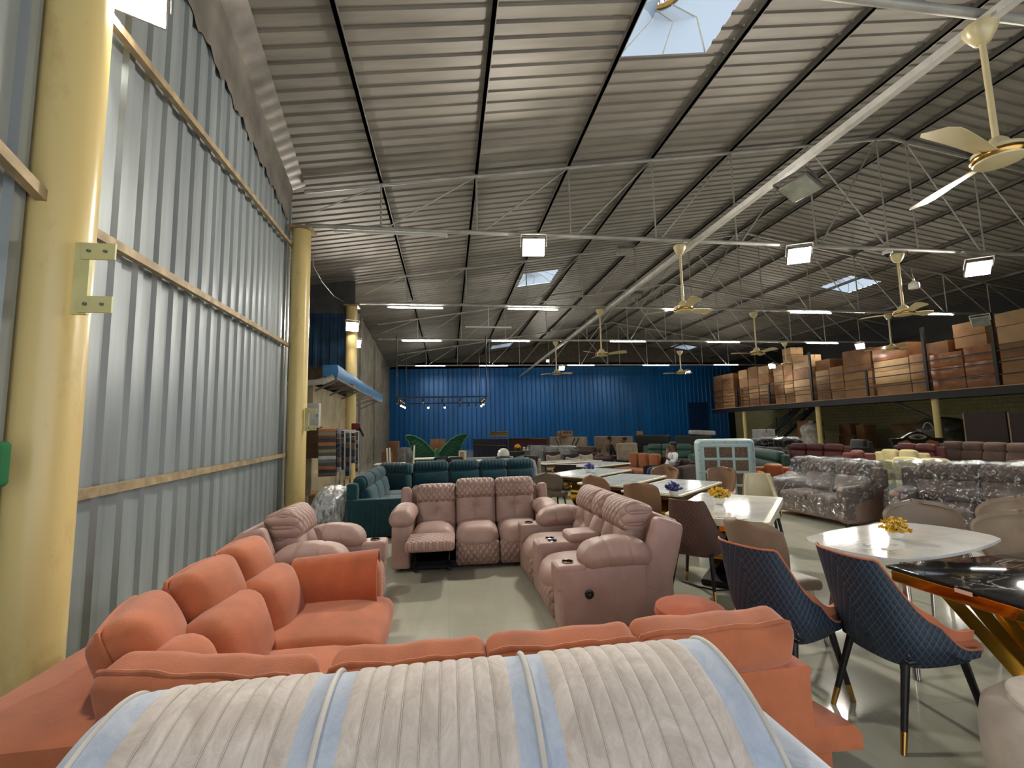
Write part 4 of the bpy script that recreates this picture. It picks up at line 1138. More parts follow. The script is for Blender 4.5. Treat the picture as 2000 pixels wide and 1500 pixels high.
f2 = sofa('taupe three seat recliner wrapped in clear film, right one of the wrapped pair', (7.50, 5.08, 0), -PI/2+.50, 2.5, 3, M_TAUPE, M_TAUPEQ, .97, 1.0, tiers=2, name='wrapped_sofa')
wrap(f2, 2.5, 1.0, .99, 2, '')

# blue grey air cooler with pad windows
t = thing('air_cooler', 'pale blue grey air cooler cabinet with a grid of brown pad windows', 'air cooler', (6.00, 9.15, 0), -.46)
M_COOL = plain('blue_grey_enamel', (158, 178, 180), .45, .1, .06)
n = NT('cooling_pad'); n.set(.9); hx = n.noise(60, 2, .5); n.base(n.mix(n.ramp(hx, .35, .65), rgb((128, 108, 88)), rgb((84, 68, 56)))); n.bump(hx, .8, .01); M_PAD = n.m
Wc, Hc, Dc = 1.16, 1.32, .62
mb = MB(); mb.cush(0, .05, Hc/2+.02, Wc, Dc, Hc, .10, n=2); link('cabinet', mb, M_COOL, t)
mb = MB(); fy = -Dc/2+.05-.012
for k in range(4):
    x = lerp(-Wc/2+.13, Wc/2-.13, k/3); mb.box(x-.028, x+.028, fy-.02, fy+.02, .10, Hc-.12, .008)
for k in range(5):
    z = lerp(.10, Hc-.12, k/4); mb.box(-Wc/2+.10, Wc/2-.10, fy-.024, fy+.02, z-.028, z+.028, .008)
link('grille_frame', mb, M_COOL, t)
for i in range(3):
    for k in range(4):
        xa, xb = lerp(-Wc/2+.13, Wc/2-.13, i/3)+.028, lerp(-Wc/2+.13, Wc/2-.13, (i+1)/3)-.028
        za, zb = lerp(.10, Hc-.12, k/4)+.028, lerp(.10, Hc-.12, (k+1)/4)-.028
        link('pad_window', MB().box(xa, xb, fy-.005, fy+.01, za, zb), M_PAD, t)
mb = MB()
for k in range(5): mb.lathe([(.012, -.008), (.012, .008)], 10, T(lerp(-.45, .45, k/4), fy+.004, Hc-.045) @ RX(PI/2))
for s in (-1, 1):
    for k in range(5): mb.lathe([(.012, -.008), (.012, .008)], 10, T(s*(Wc/2-.05), fy+.004, .15+k*.24) @ RX(PI/2))
link('screws', mb, M_DARKSTEEL, t)
link('stand', MB().box(-.5, .5, -.2, .3, 0, .05), M_DARKSTEEL, t)

# sofas in the middle and right distance
M_GREEN = leather('bottle_green_leather', (26, 58, 46), .55)
M_SAGE = leather('sage_green_leather', (74, 104, 92), .55)
M_MAROON = leather('maroon_leather', (92, 44, 44), .5)
M_BROWN = fabric('brown_velour', (88, 68, 58))
M_DBROWN = fabric('dark_brown_velour', (58, 40, 34))
M_CREAMC = fabric('pale_yellow_cloth', (204, 192, 142))
M_GREY = fabric('charcoal_cloth', (54, 54, 54))
def sp(label, l, r, z, n_, m, tiers=2, D=.92, H=None, flip=False, **k):
    loc, rz, W = span(l, r, z, D, flip); return sofa(label, loc, rz, max(.7, W), n_, m, None, z, D, tiers=tiers, **k)
sp('bottle green leather recliner armchair right of the air cooler', (1462, 873), (1535, 884), 1.0, 1, M_GREEN)
sp('sage green leather sofa left of the air cooler, behind the seated man', (1256, 868), (1362, 868), .95, 3, M_SAGE)
sp('maroon leather three seat sofa behind the left wrapped sofa', (1537, 866), (1662, 869), .95, 3, M_MAROON)
sp('pink maroon leather armchair between the maroon sofa and the pale yellow sofa', (1652, 880), (1700, 881), .92, 1, leather('rose_maroon', (118, 68, 64)))
sp('second maroon leather sofa in front of the carved black headboard', (1745, 866), (1845, 869), .95, 2, M_MAROON)
sp('pale yellow cloth sofa with two back cushions behind the wrapped sofas', (1707, 878), (1814, 881), .9, 2, M_CREAMC, 1)
sp('pale yellow cloth sofa seen over the right wrapped sofa, nearer of two', (1724, 893), (1886, 899), .88, 2, M_CREAMC, 1)
sp('long brown velour corner sofa at the far right edge', (1835, 862), (2040, 868), 1.0, 4, M_BROWN, 2)
sp('dark grey cloth sofa at the back between the maroon sofas', (1662, 858), (1700, 860), .9, 1, M_GREY, 1)
sp('charcoal sofa under the black film bundle left of the maroon sofa', (1468, 872), (1538, 876), .9, 2, M_GREY, 1)
p = PY(1527, 918, 8.6)
sofa('orange leather armchair behind the left end of the wrapped sofa', (p.x, p.y+.2, 0), -.5, .78, 1, leather('orange_leather', (170, 92, 40)), None, .76, .75, arms=True, cat='armchair', name='armchair')
for (lb, l, r, z, m) in (('dark brown velour sofa the man sits on', (1320, 897), (1364, 899), .74, M_DBROWN),
                         ('brown cloth sofa behind the film wrapped sofa and the far table', (1105, 871), (1172, 873), .85, M_BROWN),
                         ('brown armchair left of the two seated people', (1163, 886), (1188, 887), .72, M_BROWN)):
    sp(lb, l, r, z, 1 if r[0]-l[0] < 40 else 2, m, 1)
p, rz, W = span((1036, 872), (1130, 874), .98)
f3 = sofa('grey sofa wrapped in wrinkled shiny film behind the far cushioned chairs', p, rz, W, 3, leather('grey_leather', (120, 110, 106)), None, .96, .9, tiers=1, name='wrapped_sofa')
wrap(f3, W, .9, .98, 5, '')

# wooden sofa with orange cushions, wooden chairs with cushions
M_TERRA = fabric('terracotta_cloth', (150, 92, 56))
M_BEIGEC = fabric('beige_cloth', (158, 144, 124))
t = thing('wooden_sofa', 'dark wooden frame sofa with three terracotta back cushions, left of the seated man', 'sofa')
a, b = PZ(1229, 882, .88), PZ(1290, 886, .88); d = b-a; an = math.atan2(d.y, d.x); W = d.length
t.location = ((a+b)/2).xy.to_3d(); t.rotation_euler = (0, 0, an); hW = W/2+.1
link('frame', MB().box(-hW, hW, -.62, .12, .26, .32).box(-hW, hW, .06, .14, .3, .80).box(-hW-.04, -hW+.03, -.66, .14, 0, .58).box(hW-.03, hW+.04, -.66, .14, 0, .58), M_WOOD, t)
for k in range(3):
    cx = lerp(-W/2, W/2, (k+.5)/3)
    link('back_cushion', MB().cush(cx, 0, .64, W/3-.07, .14, .44, .05, (.01, .03, .01), 3, M=T(0, 0, 0)), M_TERRA, t)
    link('seat_cushion', MB().cush(cx, -.32, .37, W/3-.02, .56, .12, .04, (.01, .01, .02), 3), M_TERRA, t)
def wood_chair(label, loc, rz, m, H=.95, sag=True, grp=None):
    t = thing('wooden_chair', label, 'chair', loc, rz, grp)
    link('seat_frame', MB().box(-.25, .25, -.22, .24, .38, .42), M_WOOD, t); link('top_rail', MB().box(-.25, .25, .20, .25, H-.12, H), M_WOOD, t)
    for sx in (-1, 1):
        link('leg', MB().bar((sx*.22, -.2, 0), (sx*.22, -.2, .42), .04), M_WOOD, t)
        link('leg', MB().bar((sx*.22, .22, 0), (sx*.22, .24, H), .04), M_WOOD, t)
    def hc(p): return (p.x, p.y, p.z-(.06*(1-(p.x/.22)**2) if p.z > H-.25 and sag else 0))
    link('cushion', MB().cush(0, .12, (H-.06+.46)/2, .44, .12, H-.06-.46, .05, (0, .02, .0), 6, fn=hc), m, t)
    link('seat_pad', MB().cush(0, -.02, .45, .44, .40, .07, .03), m, t)
    return t
def tl(px, py, z): p = PZ(px, py, z); return (p.x, p.y, 0)
for (px, py, z, lb, m, r) in ((1083, 883, .95, 'wooden chair with a sagging tan cushion, leftmost behind the far white table', M_BEIGEC, .1), (1122, 887, .90, 'wooden chair with a tan cushion in front of the far white table', M_BEIGEC, .2),
                              (1147, 882, .92, 'wooden chair with a cream cushion right of the film wrapped sofa', fabric('cream_cloth', (186, 176, 154)), .1), (1050, 889, .98, 'tall cream cushioned chair right of the black steel armchair', M_BEIGEC, PI/2+.5),
                              (1110, 906, .80, 'low dark wooden chair at the near corner of the far tables', M_WOOD, 2.6), (1196, 897, .62, 'small terracotta cushioned stool chair between the far tables and the wooden sofa', M_TERRA, .3)):
    wood_chair(lb, tl(px, py, z), r, m, z, m is not M_WOOD)
p = tl(1228, 869, 1.05)
t = thing('armchair', 'beige tufted high back armchair left of the terracotta cushions', 'armchair', p, .2)
def tuftz(q): return (q.x, q.y+.025*(abs(math.sin(q.z*11))**6+0), q.z)
link('backrest', MB().cush(0, .1, .75, .78, .16, .72, .06, (0, .04, .01), 8, fn=tuftz), M_BEIGEC, t)
link('seat_cushion', MB().cush(0, -.25, .40, .72, .6, .18, .06, (0, .02, .03), 4), M_BEIGEC, t)
for s in (-1, 1):
    link('arm', MB().cush(s*.40, -.2, .56, .09, .66, .08, .03), M_WOOD, t)
    for y in (-.48, .1): link('leg', MB().bar((s*.38, y, 0), (s*.38, y, .56), .05), M_WOOD, t)
# black steel armchair with chrome arms
t = thing('steel_armchair', 'black cushioned armchair with chrome arm rails beside the teal sofa end', 'armchair', tl(1020, 898, .82), .12)
link('backrest', MB().cush(0, .12, .62, .56, .10, .40, .04, (0, .02, 0), 4), M_BLACKPL, t)
link('seat', MB().cush(0, -.12, .42, .56, .5, .12, .04, (0, 0, .02), 4), M_BLACKPL, t)
for s in (-1, 1): link('arm_rail', MB().tube([(s*.31, .16, 0), (s*.31, .16, .64), (s*.31, -.34, .64), (s*.31, -.34, 0)], .016), M_CHROME, t)
link('arm_rail', MB().tube([(-.31, -.34, .55), (.31, -.34, .55)], .012), M_CHROME, t)

# ---------------------------------------------------------------- headboards and bits along the blue wall
def headboard(label, px0, px1, ptop, z, m, edge=None, Y=None, pattern=None, h0=.0, band=None):
    a, b = PZ(px0, ptop, z), PZ(px1, ptop, z); W = (b-a).length; c = (a+b)/2
    an = math.atan2(b.y-a.y, b.x-a.x)
    t = thing('headboard', label, 'headboard', (c.x, c.y, 0), an)
    link('panel', MB().cush(0, 0, z/2+h0/2, W, .10, z-h0, .03, (0, .02, 0), 3), m, t)
    if edge: link('edge_trim', MB().bar((-W/2, -.05, z-.02), (W/2, -.05, z-.02), .04, .04).bar((-W/2+.02, -.05, z), (-W/2+.02, -.05, .1), .04).bar((W/2-.02, -.05, z), (W/2-.02, -.05, .1), .04), edge, t)
    if band: link('gold_band', MB().box(-W/2+.02, W/2-.02, -.085, -.05, z*band-.025, z*band+.025), M_BRASS, t)
    if pattern == 'ray':
        for s in (-1, 1):
            link('seam', MB().tube([(s*W*.10, -.075, z*.55), (s*W*.16, -.072, z*.75), (s*W*.22, -.06, z*.97)], .022, 6).tube([(s*W*.20, -.073, z*.6), (s*W*.27, -.07, z*.8), (s*W*.33, -.06, z*.97)], .022, 6), M_WOOD, t)
    if pattern == 'tuft':
        for k in range(6): link('button', MB().lathe([(.02, 0), (.015, .015), (.0, .02)], 8, T(lerp(-W*.4, W*.4, k/5), -.07, z*.7) @ RX(PI/2)), m, t)
    return t
M_NAVYV = channel('navy_velvet_channels', (24, 30, 60), (1, 0, 0), .16)
headboard('navy velvet headboard with one gold band near the blue wall', 925, 991, 857, 1.2, M_NAVYV, band=.72)
headboard('maroon headboard with a gold edge near the blue wall', 995, 1071, 856, 1.2, fabric('maroon_velvet', (66, 18, 26)), M_BRASS)
headboard('beige headboard with dark fan shaped seams', 1075, 1146, 853, 1.25, M_BEIGEC, None, pattern='ray')
headboard('beige tufted headboard behind the two seated people', 1163, 1235, 852, 1.25, fabric('tan_velvet', (140, 122, 100)), plain('beige_edge', (170, 152, 126), .6), pattern='tuft')
headboard('wide black headboard at the back, left of the dark sofas', 1241, 1308, 850, 1.25, M_BLACKPL)
headboard('long dark grey headboard in front of the blue wall near the black doorway', 1318, 1388, 851, 1.25, M_GREY)
p = PY(1371, 850, PZ(1353, 851, 1.25).y+.1)
t = thing('mattress', 'white slanted mattress on top of the dark grey headboards', 'mattress', (p.x, p.y, 1.26), .0)
t.rotation_euler = (0, .06, 0)
link('cover', MB().cush(0, 0, .10, .9, .5, .17, .05, n=3), plain('white_ticking', (196, 194, 186), .7), t)
# butterfly headboard
t = thing('butterfly_headboard', 'green velvet butterfly shaped headboard behind the teal sofa', 'headboard', (PY(853, 870, 17).x, 17, 0))
M_BFLY = channel('green_velvet_ribs', (32, 80, 58), (.45, 0, .9), .12, .75, .9, .03)
M_BFLY2 = channel('green_velvet_ribs_mirrored', (32, 80, 58), (-.45, 0, .9), .12, .75, .9, .03)
UP = [(.06, .84), (.25, 1.08), (.5, 1.33), (.75, 1.47), (.98, 1.53), (1.12, 1.52), (1.13, 1.42), (1.02, 1.32), (.99, 1.2), (.92, 1.12), (.93, 1.0), (.86, .92), (.88, .80), (.84, .66), (.90, .5), (.78, .38), (.55, .32), (.3, .36), (.08, .5)]
for s in (-1, 1):
    Mx = RX(PI/2)
    pts = [(s*x, z) for x, z in UP]
    mb = softpoly(MB(), pts if s > 0 else pts[::-1], -.06, .07, .03)
    mb.v = [tuple(Mx @ Vector(v)) for v in mb.v]
    o = link('wing', mb, M_BFLY if s > 0 else M_BFLY2, t)
    link('edge_piping', MB().tube([(s*x, -.07, z) for x, z in UP+UP[:1]], .022, 8), plain('green_piping', (54, 130, 92), .6), o)
link('body', MB().cush(0, -.05, .66, .12, .16, .72, .06, n=4), plain('green_body', (44, 112, 78), .7), t)
for s in (-1, 1): link('leg', MB().box(s*.5-.04, s*.5+.04, -.04, .04, 0, .4), M_WOOD, t)
# cartons and odds along the left and the back
def carton(label, c, s, rz=0, m=None, grp=None, name='carton'):
    o = link(name, MB().box(-s[0]/2, s[0]/2, -s[1]/2, s[1]/2, 0, s[2], .012), m or M_CARD); o.location = c; o.rotation_euler = (0, 0, rz)
    tag(o, label, 'box', grp)
    k = link('packing_tape', MB().box(-s[0]/2-.002, s[0]/2+.002, -.03, .03, s[2]-.001, s[2]+.003).box(-.03, .03, -s[1]/2-.003, -s[1]/2+.002, s[2]*.7, s[2]), M_TAPE, o)
    return o
def cart_px(label, x0, x1, ytop, ybot, Y, dep=.5, m=None, rz=0, z0=None):
    a, b = PY(x0, ytop, Y), PY(x1, ybot, Y); zb = max(0, b.z) if z0 is None else z0
    return carton(label, ((a.x+b.x)/2, Y+dep/2, zb), (b.x-a.x, dep, a.z-zb), rz, m)
cart_px('brown carton against the left end of the blue wall behind the white chair frame', 758, 778, 862, 890, 26, .6, M_CARD2, z0=0)
cart_px('brown carton on the floor left of the white chair frame', 745, 764, 884, 905, 22, .5, M_CARD2, z0=0)
cart_px('brown carton seen between the wings of the green butterfly headboard', 840, 870, 858, 885, 21, .5, M_CARD2, z0=0)
a = cart_px('brown carton with three dark marks standing on the beige fan seam headboard', 1096, 1119, 842, 853, PZ(1110, 853, 1.25).y, .4, M_CARD, z0=1.26)
cart_px('small carton lying beside the carton with three dark marks', 1089, 1095, 843, 853, PZ(1110, 853, 1.25).y+.1, .3, M_CARD2, z0=1.26)
cart_px('small carton standing on the wide black headboard', 1248, 1256, 842, 850, PZ(1250, 850, 1.25).y, .3, M_CARD, z0=1.26)
mk = MB(); q = PY(1107, 847, a.location.y-.21)
for k in range(3): mk.box(-.16+k*.14, -.08+k*.14, -.213, -.205, .16, .24)
link('printed_mark', mk, M_BLACKPL, a)
p = PZ(975, 853, 1.22)
for k in range(3):
    o = link('bolster', MB().cush(0, 0, .055, 1.3-.1*k, .4, .11, .05, n=3), plain('gold_cloth_%d' % k, (128-10*k, 108-8*k, 62), .5)); o.location = (p.x, p.y, 1.22+.115*k)
    tag(o, 'gold cloth bundle on the navy headboard, %s of three' % ('lowest', 'middle', 'topmost')[k], 'cushion', 'gold bundles on the navy headboard')
# gold ball and white ornaments on a black console
t = thing('console_table', 'black console table with ornaments in front of the maroon headboard', 'table', tl(1014, 889, .62))
link('top', MB().box(-.62, .62, -.25, .25, .74, .78), M_BLACKPL, t); link('cabinet', MB().box(-.55, .55, -.2, .2, .1, .74), M_BLACK, t)
for s in (-1, 1): link('leg', MB().box(s*.5-.03, s*.5+.03, -.18, .18, 0, .1), M_BLACK, t)
c = Vector(tl(1014, 889, .62))
o = link('ornament', MB().lathe([(.0, 0), (.07, .01), (.13, .08), (.15, .15), (.13, .22), (.07, .28), (.0, .3)], 20), M_GOLD); o.location = (c.x-.05, c.y, .785); tag(o, 'gold ball ornament on the black console table', 'ornament')
for k in range(3):
    o = link('ornament', MB().lathe([(.05, 0), (.07, .03), (.04, .07), (.05, .12), (.03, .16)], 14), M_WHITE); o.location = (c.x+.20+.15*k, c.y-.05*k, .785); tag(o, 'small white ornament on the black console, %s from the gold ball' % ORD[k], 'ornament', 'white ornaments on the console')
t = thing('dome_lamp', 'white dome on a black body between the navy and maroon headboards', 'lamp', tl(983, 876, 1.05))
link('dome', MB().lathe([(.20, .82), (.20, .88), (.16, .99), (.08, 1.05), (.0, 1.06)], 20), M_WHITE, t)
link('body', MB().lathe([(.25, 0), (.28, .3), (.30, .6), (.26, .78), (.2, .82)], 20), M_BLACKPL, t)
# white tables and chair frame left of the butterfly
for (px, py, z, lb, wx, wy) in ((852, 894, .76, 'white glossy table top in front of the butterfly headboard', 1.5, .7), (920, 899, .74, 'small white framed table right of the black chairs by the teal sofa', .8, .5), (762, 905, .70, 'round edged white table stacked at the left below the cartons', .9, .6)):
    p = tl(px, py, z); t = thing('side_table', lb, 'table', p)
    link('tabletop', MB().prism(roundrect(wx, wy, .06), z-.03, z), M_WHITE, t)
    for sx in (-1, 1):
        for sy in (-1, 1): link('leg', MB().tube([(sx*wx*.42, sy*wy*.4, 0), (sx*wx*.42, sy*wy*.4, z-.03)], .018), M_CHROME, t)
t = thing('chair_frame', 'white chair frame with bare upright bars at the left end of the blue wall', 'chair', tl(782, 898, .75), .3)
link('seat', MB().cush(.1, 0, .5, .5, .45, .05, .02), M_WHITE, t)
for (x, y, h, dx) in ((-.4, -.1, 1.15, -.05), (-.28, .1, 1.15, -.05), (.38, -.1, 1.2, .06), (.1, .1, .5, 0), (.3, -.2, .5, 0)): link('bar', MB().bar((x, y, 0), (x+dx, y, h), .045), M_WHITE, t)
for k, (px, w) in enumerate(((862, .46), (890, .46))):
    t = thing('office_chair', 'black padded chair back above the teal sofa, %s of two' % ('left', 'right')[k], 'chair', tl(px, 893, .85))
    link('backrest', MB().cush(0, 0, .68, w, .1, .36, .05, (0, .03, 0), 3), M_BLACKPL, t); link('seat', MB().cush(0, -.25, .42, w, .48, .08, .03), M_BLACKPL, t)
    link('backrest_mesh', MB().cush(0, -.06, .72, w*.6, .04, .16, .015), plain('grey_mesh', (96, 98, 102), .6), t)
    for sx in (-1, 1): link('leg', MB().tube([(sx*.2, -.2, 0), (sx*.2, -.2, .4)], .02), M_BLACK, t)
carton_ = headboard('framed picture board in tan leaning right of the butterfly headboard', 898, 911, 880, .95, plain('tan_board', (168, 140, 96), .6), M_WHITE)
t = thing('bin', 'grey plastic wrapped bin behind the white chair frame', 'bin', tl(791, 872, 1.05))
link('body', MB().lathe([(.28, 0), (.34, .9), (.3, 1.0)], 20), plain('shiny_grey_film', (120, 118, 120), .25, .3, .2), t)
carton_ = None
t = thing('bed_base', 'dark red bed base with a grey rolled mattress before the navy headboard', 'bed', tl(955, 896, .62))
link('base', MB().box(-.95, .95, -.3, .5, .05, .5, .03), fabric('dark_red_cloth', (58, 20, 26)), t); link('roll', MB().tube([(-.9, .1, .58), (.9, .1, .58)], .10, 14), plain('grey_film_roll', (150, 150, 150), .35), t)
# ---------------------------------------------------------------- left side, beyond the second column
t = thing('canopy', 'blue sheet metal canopy fascia on brackets beside the third yellow column', 'canopy')
M_SKYB = plain('sky_blue_sheet', (58, 136, 196), .35, .15, .12, 3)
mb = MB(); rows = []
for i in range(15):
    y = lerp(13.0, 21.6, i/14); w_ = .03*math.sin(i*2.3)+.02*math.sin(i*5.1)
    rows.append([(-3.06+w_*.5, y, 3.24-.012*i+w_), (-3.03+w_, y, 3.40-.012*i), (-3.06, y, 3.58-.012*i+w_*.6), (-3.2, y, 3.60-.012*i)])
link('side_sheet', mb.slab(rows, .01), M_SKYB, t)
link('end_sheet', MB().box(-3.45, -3.05, 12.98, 13.0, 3.25, 3.57), M_SKYB, t)
mb = MB()
for i in range(6):
    y = lerp(13.2, 21.2, i/5); mb.bar((-3.95, y, 3.0), (-3.1, y, 3.2), .06).bar((-3.95, y, 2.75), (-3.1, y, 3.15), .05)
mb.bar((-3.1, 13, 3.2), (-3.1, 21.5, 3.05), .06)
link('bracket_frame', mb, M_DARKSTEEL, t)
tag(link('drain_pipe', MB().tube([(-4.3, 12.85, 3.02), (-3.6, 12.8, 3.06), (-3.3, 12.8, 3.12), (-3.12, 12.82, 3.22)], .085, 14).tube([(-3.42, 12.8, 3.09), (-3.36, 12.8, 3.105)], .10, 14), plain('white_pipe', (206, 202, 196), .5)), 'white drain pipe under the end of the blue canopy', 'pipe')
a, b = PY(597, 788, 12.95), PY(625, 836, 12.95)
t = thing('panel_box', 'white electrical panel box on the beige wall behind the second yellow column', 'panel box', ((a.x+b.x)/2, 12.93, (a.z+b.z)/2))
w_, h_ = (b.x-a.x)/2, (a.z-b.z)/2
link('case', MB().box(-w_, w_, -.07, .07, -h_, h_, .01), M_WHITE, t); link('door', MB().box(-w_+.02, w_-.02, -.085, -.07, -h_+.02, h_-.02), plain('white_door', (222, 222, 218), .4), t); link('latch', MB().box(w_-.07, w_-.04, -.095, -.085, -.03, .03), M_DARKSTEEL, t)
tag(link('notice_board', MB().box(-4.0, -3.42, 12.90, 12.96, 1.0, 1.85), plain('dark_ply', (96, 74, 52), .8, 0, .2)), 'dark wooden board leaning on the beige wall below the panel box', 'board')
# fabric swatch rack
t = thing('swatch_rack', 'fabric sample rack with hanging strips of many colours left of the teal sofa', 'rack', (0, 0, 0))
Ys = 11.7
SW = [(178, 128, 92), (150, 140, 124), (110, 84, 74), (78, 76, 78), (176, 116, 86), (84, 80, 76), (150, 142, 118), (92, 96, 100), (190, 192, 192), (120, 124, 126), (84, 86, 92), (150, 104, 80), (60, 62, 70), (100, 84, 78)]
for k, c in enumerate(SW):
    a, b = PY(622, 838+k*6.6, Ys), PY(656, 838+(k+1)*6.6-.6, Ys)
    link('swatch', MB().box(a.x, b.x, Ys-.03-.004*(k % 3), Ys+.12, b.z, a.z, .012), fabric('swatch_%d' % k, c), t)
cols = [(658, 664, 838, 922), (666, 673, 838, 918), (675, 684, 846, 930), (686, 693, 846, 905), (694, 700, 844, 915)]
for q, (xa, xb, ya, yb) in enumerate(cols):
    for k in range(9):
        a, b = PY(xa, lerp(ya, yb, k/9), Ys+.25*q), PY(xb, lerp(ya, yb, (k+.92)/9), Ys+.25*q)
        c = random.choice([(60, 58, 66), (96, 96, 104), (140, 140, 146), (70, 62, 64), (120, 92, 84), (44, 50, 70)])
        link('swatch', MB().box(a.x, b.x, Ys+.25*q-.03, Ys+.25*q+.16, b.z, a.z, .01), fabric('swatch_b%d%d%d' % c, c), t)
for xa, ya in ((657, 836), (665, 838), (674, 840), (685, 843), (701, 846)):
    p = PY(xa, ya, Ys+.1); link('post', MB().bar((p.x, Ys+.1, 0), (p.x, Ys+.1, p.z), .03), M_CHROME, t)
a, b = PY(622, 836, Ys), PY(700, 843, Ys); link('top_rail', MB().bar((a.x, Ys+.1, a.z), (b.x, Ys+.1, b.z), .035), M_CHROME, t)
link('foot_rail', MB().bar((a.x, Ys+.1, .03), (b.x, Ys+.1, .03), .05).bar((a.x, Ys-.1, .03), (a.x, Ys+.9, .03), .05).bar((b.x, Ys-.1, .03), (b.x, Ys+.9, .03), .05), M_CHROME, t)
t = thing('fire_hose', 'narrow red hose box strip hanging right of the fabric sample rack', 'hose', PY(697, 828, 13.4))
link('box', MB().box(-.14, .10, -.06, .06, -.16, .02, .01), plain('dark_red', (112, 26, 30), .5), t)
link('strap', MB().box(-.02, .08, -.03, .03, -1.35, -.16, .01), plain('red_strap', (124, 30, 36), .6), t)
link('nozzle', MB().tube([(.08, -.05, -.1), (.2, -.06, -.36)], .03), M_BLACKPL, t)
# film covered bundle and torn cartons behind the armchair
M_SILV = film('crinkled_film', .9, 7, (1, 1, .5), .25, lo=.3, hi=.6, fres=.3)
p = PZ(638, 1052)
t = thing('wrapped_bundle', 'pale bundle under crinkled clear plastic between the armchair and the teal sofa', 'bundle', (p.x+.05, p.y+.25, 0))
def crk(q):
    a = math.atan2(q.y, q.x); return (q.x*(1+.06*math.sin(7*a+q.z*9)), q.y*(1+.06*math.sin(6*a+q.z*7)), q.z+.02*math.sin(5*a))
link('bundle', MB().cush(0, 0, .36, .56, .56, .70, .24, (.02, .02, .03), 6, fn=crk), plain('pale_foam', (176, 180, 184), .6), t)
link('plastic', MB().cush(0, 0, .37, .64, .62, .76, .26, (.03, .03, .03), 10, fn=crk), M_SILV, t)
for k, (px, py, z, s, rz) in enumerate(((630, 968, .35, (.6, .5, .33), .2), (655, 975, .25, (.5, .4, .22), -.3))):
    q = PZ(px, py, z); t = thing('open_carton', 'torn open brown carton behind the wrapped bundle, %s of two' % ('left', 'right')[k], 'box', (q.x+.18*k, q.y+.2+.35*k, 0), rz)
    w_, d_, h_ = s; mb = MB()
    mb.box(-w_/2, w_/2, -d_/2, d_/2, 0, .01)
    for sx in (-1, 1): mb.box(sx*w_/2-.005, sx*w_/2+.005, -d_/2, d_/2, 0, h_); mb.box(-w_/2, w_/2, sx*d_/2-.005, sx*d_/2+.005, 0, h_)
    link('body', mb, M_CARD2, t)
    for sx in (-1, 1):
        link('flap', MB().bar((0, sx*d_/2, h_), (0, sx*(d_/2+.16), h_+.06), w_, .008), M_CARD, t)
tag(link('green_cloth', MB().cush(0, 0, 0, .06, .10, .26, .028, n=3, M=T(*PY(-3, 907, 2.95))), plain('green_cloth', (20, 108, 60), .8)), 'green cloth hanging at the left edge beside the near yellow column', 'cloth')

# ---------------------------------------------------------------- mezzanine with cartons
XM = 21.9
struct('mezzanine_slab', MB().box(XM+.02, 27.6, 11.0, 34.6, 2.80, 2.95), plain('dark_deck', (44, 38, 34), .8))
t = thing('mezzanine_railing', 'black steel mezzanine edge with posts and three rails before the cartons', 'railing', (XM, 0, 2.95))
link('edge_beam', MB().box(-.06, .06, 11, 34.6, -.34, .0), M_BLACK, t)
for y in (34.5, 31.2, 27.75, 24.1, 17.5, 14.85, 12.0): link('post', MB().box(-.05, .05, y-.06, y+.06, 0, 3.0 if y in (24.1, 17.5, 14.85) else 2.2 if y > 34 else 1.5), M_BLACK, t)
for y in (20.5,): link('post', MB().box(-.045, .045, y-.05, y+.05, 0, 1.35), M_BLACK, t)
for z in (.46, .95, 1.42): link('rail', MB().box(-.022, .022, 11, 34.5, z-.025, z+.025), M_BLACK, t)
struct('trim_edge_lip', MB().box(XM-.09, XM-.06, 11, 34.6, 2.93, 2.97), plain('pale_edge_strip', (168, 132, 96), .6))
mats = [M_CARD, M_CARD2, M_CARD3]
FILMED = plain('film_covered_carton', (158, 108, 76), .16, 0, .15, 2)
def stack(px0, px1, zs, where, dep=.9, m=None, xoff=.25, film_rows=()):
    ya, yb = PX(px0, 760, XM+xoff).y, PX(px1, 760, XM+xoff).y
    for k in range(len(zs)-1):
        j = random.uniform(-.03, .03)
        mt = m or (FILMED if k in film_rows else random.choice([M_CARD, M_CARD, M_CARD2, M_CARD3] if where[1] else [M_CARD2, M_CARD]))
        n_ = len(zs)-1
        pos = 'only' if n_ == 1 else 'bottom' if k == 0 else 'top' if k == n_-1 else 'middle' if n_ == 3 else (ORD[k]+' from the bottom')
        carton('brown carton, %s of the %s' % (pos, where[0]), (XM+xoff+dep/2+j+.03, (ya+yb)/2, zs[k]+.002), (dep, abs(ya-yb)-.03, zs[k+1]-zs[k]-.012), 0, mt, 'cartons on the mezzanine')
B0 = 2.95
stk = [(1394, 1409, [B0, 3.6, 4.3, 5.0, 5.7]), (1410, 1433, [B0, 3.5, 4.1, 4.5, 4.9, 5.3, 5.7]), (1444, 1461, [B0, 3.7, 4.4, 5.1, 5.75]), (1462, 1481, [B0, 3.6, 4.2, 5.0, 5.85]), (1482, 1503, [B0, 3.7, 4.45, 5.2, 5.75]),
       (1512, 1531, [B0, 3.6, 4.25, 4.9, 5.6]), (1532, 1550, [B0, 3.6, 4.2, 4.8, 5.5, 6.15, 6.6]), (1551, 1583, [B0, 3.7, 4.4, 5.1, 5.9]), (1594, 1621, [B0, 3.55, 4.15, 4.75]), (1622, 1649, [B0, 3.55, 4.15, 4.85]),
       (1650, 1706, [B0, 3.65, 4.35, 4.7, 5.6]), (1710, 1780, [B0, 3.55, 4.2, 4.75, 5.5]), (1781, 1812, [B0, 3.6, 4.3, 4.8]), (1822, 1888, [B0, 3.5, 4.05, 4.65]), (1889, 1953, [B0, 3.5, 4.1, 4.75]), (1960, 2030, [B0, 3.45, 4.05, 4.65, 5.35, 5.9])]
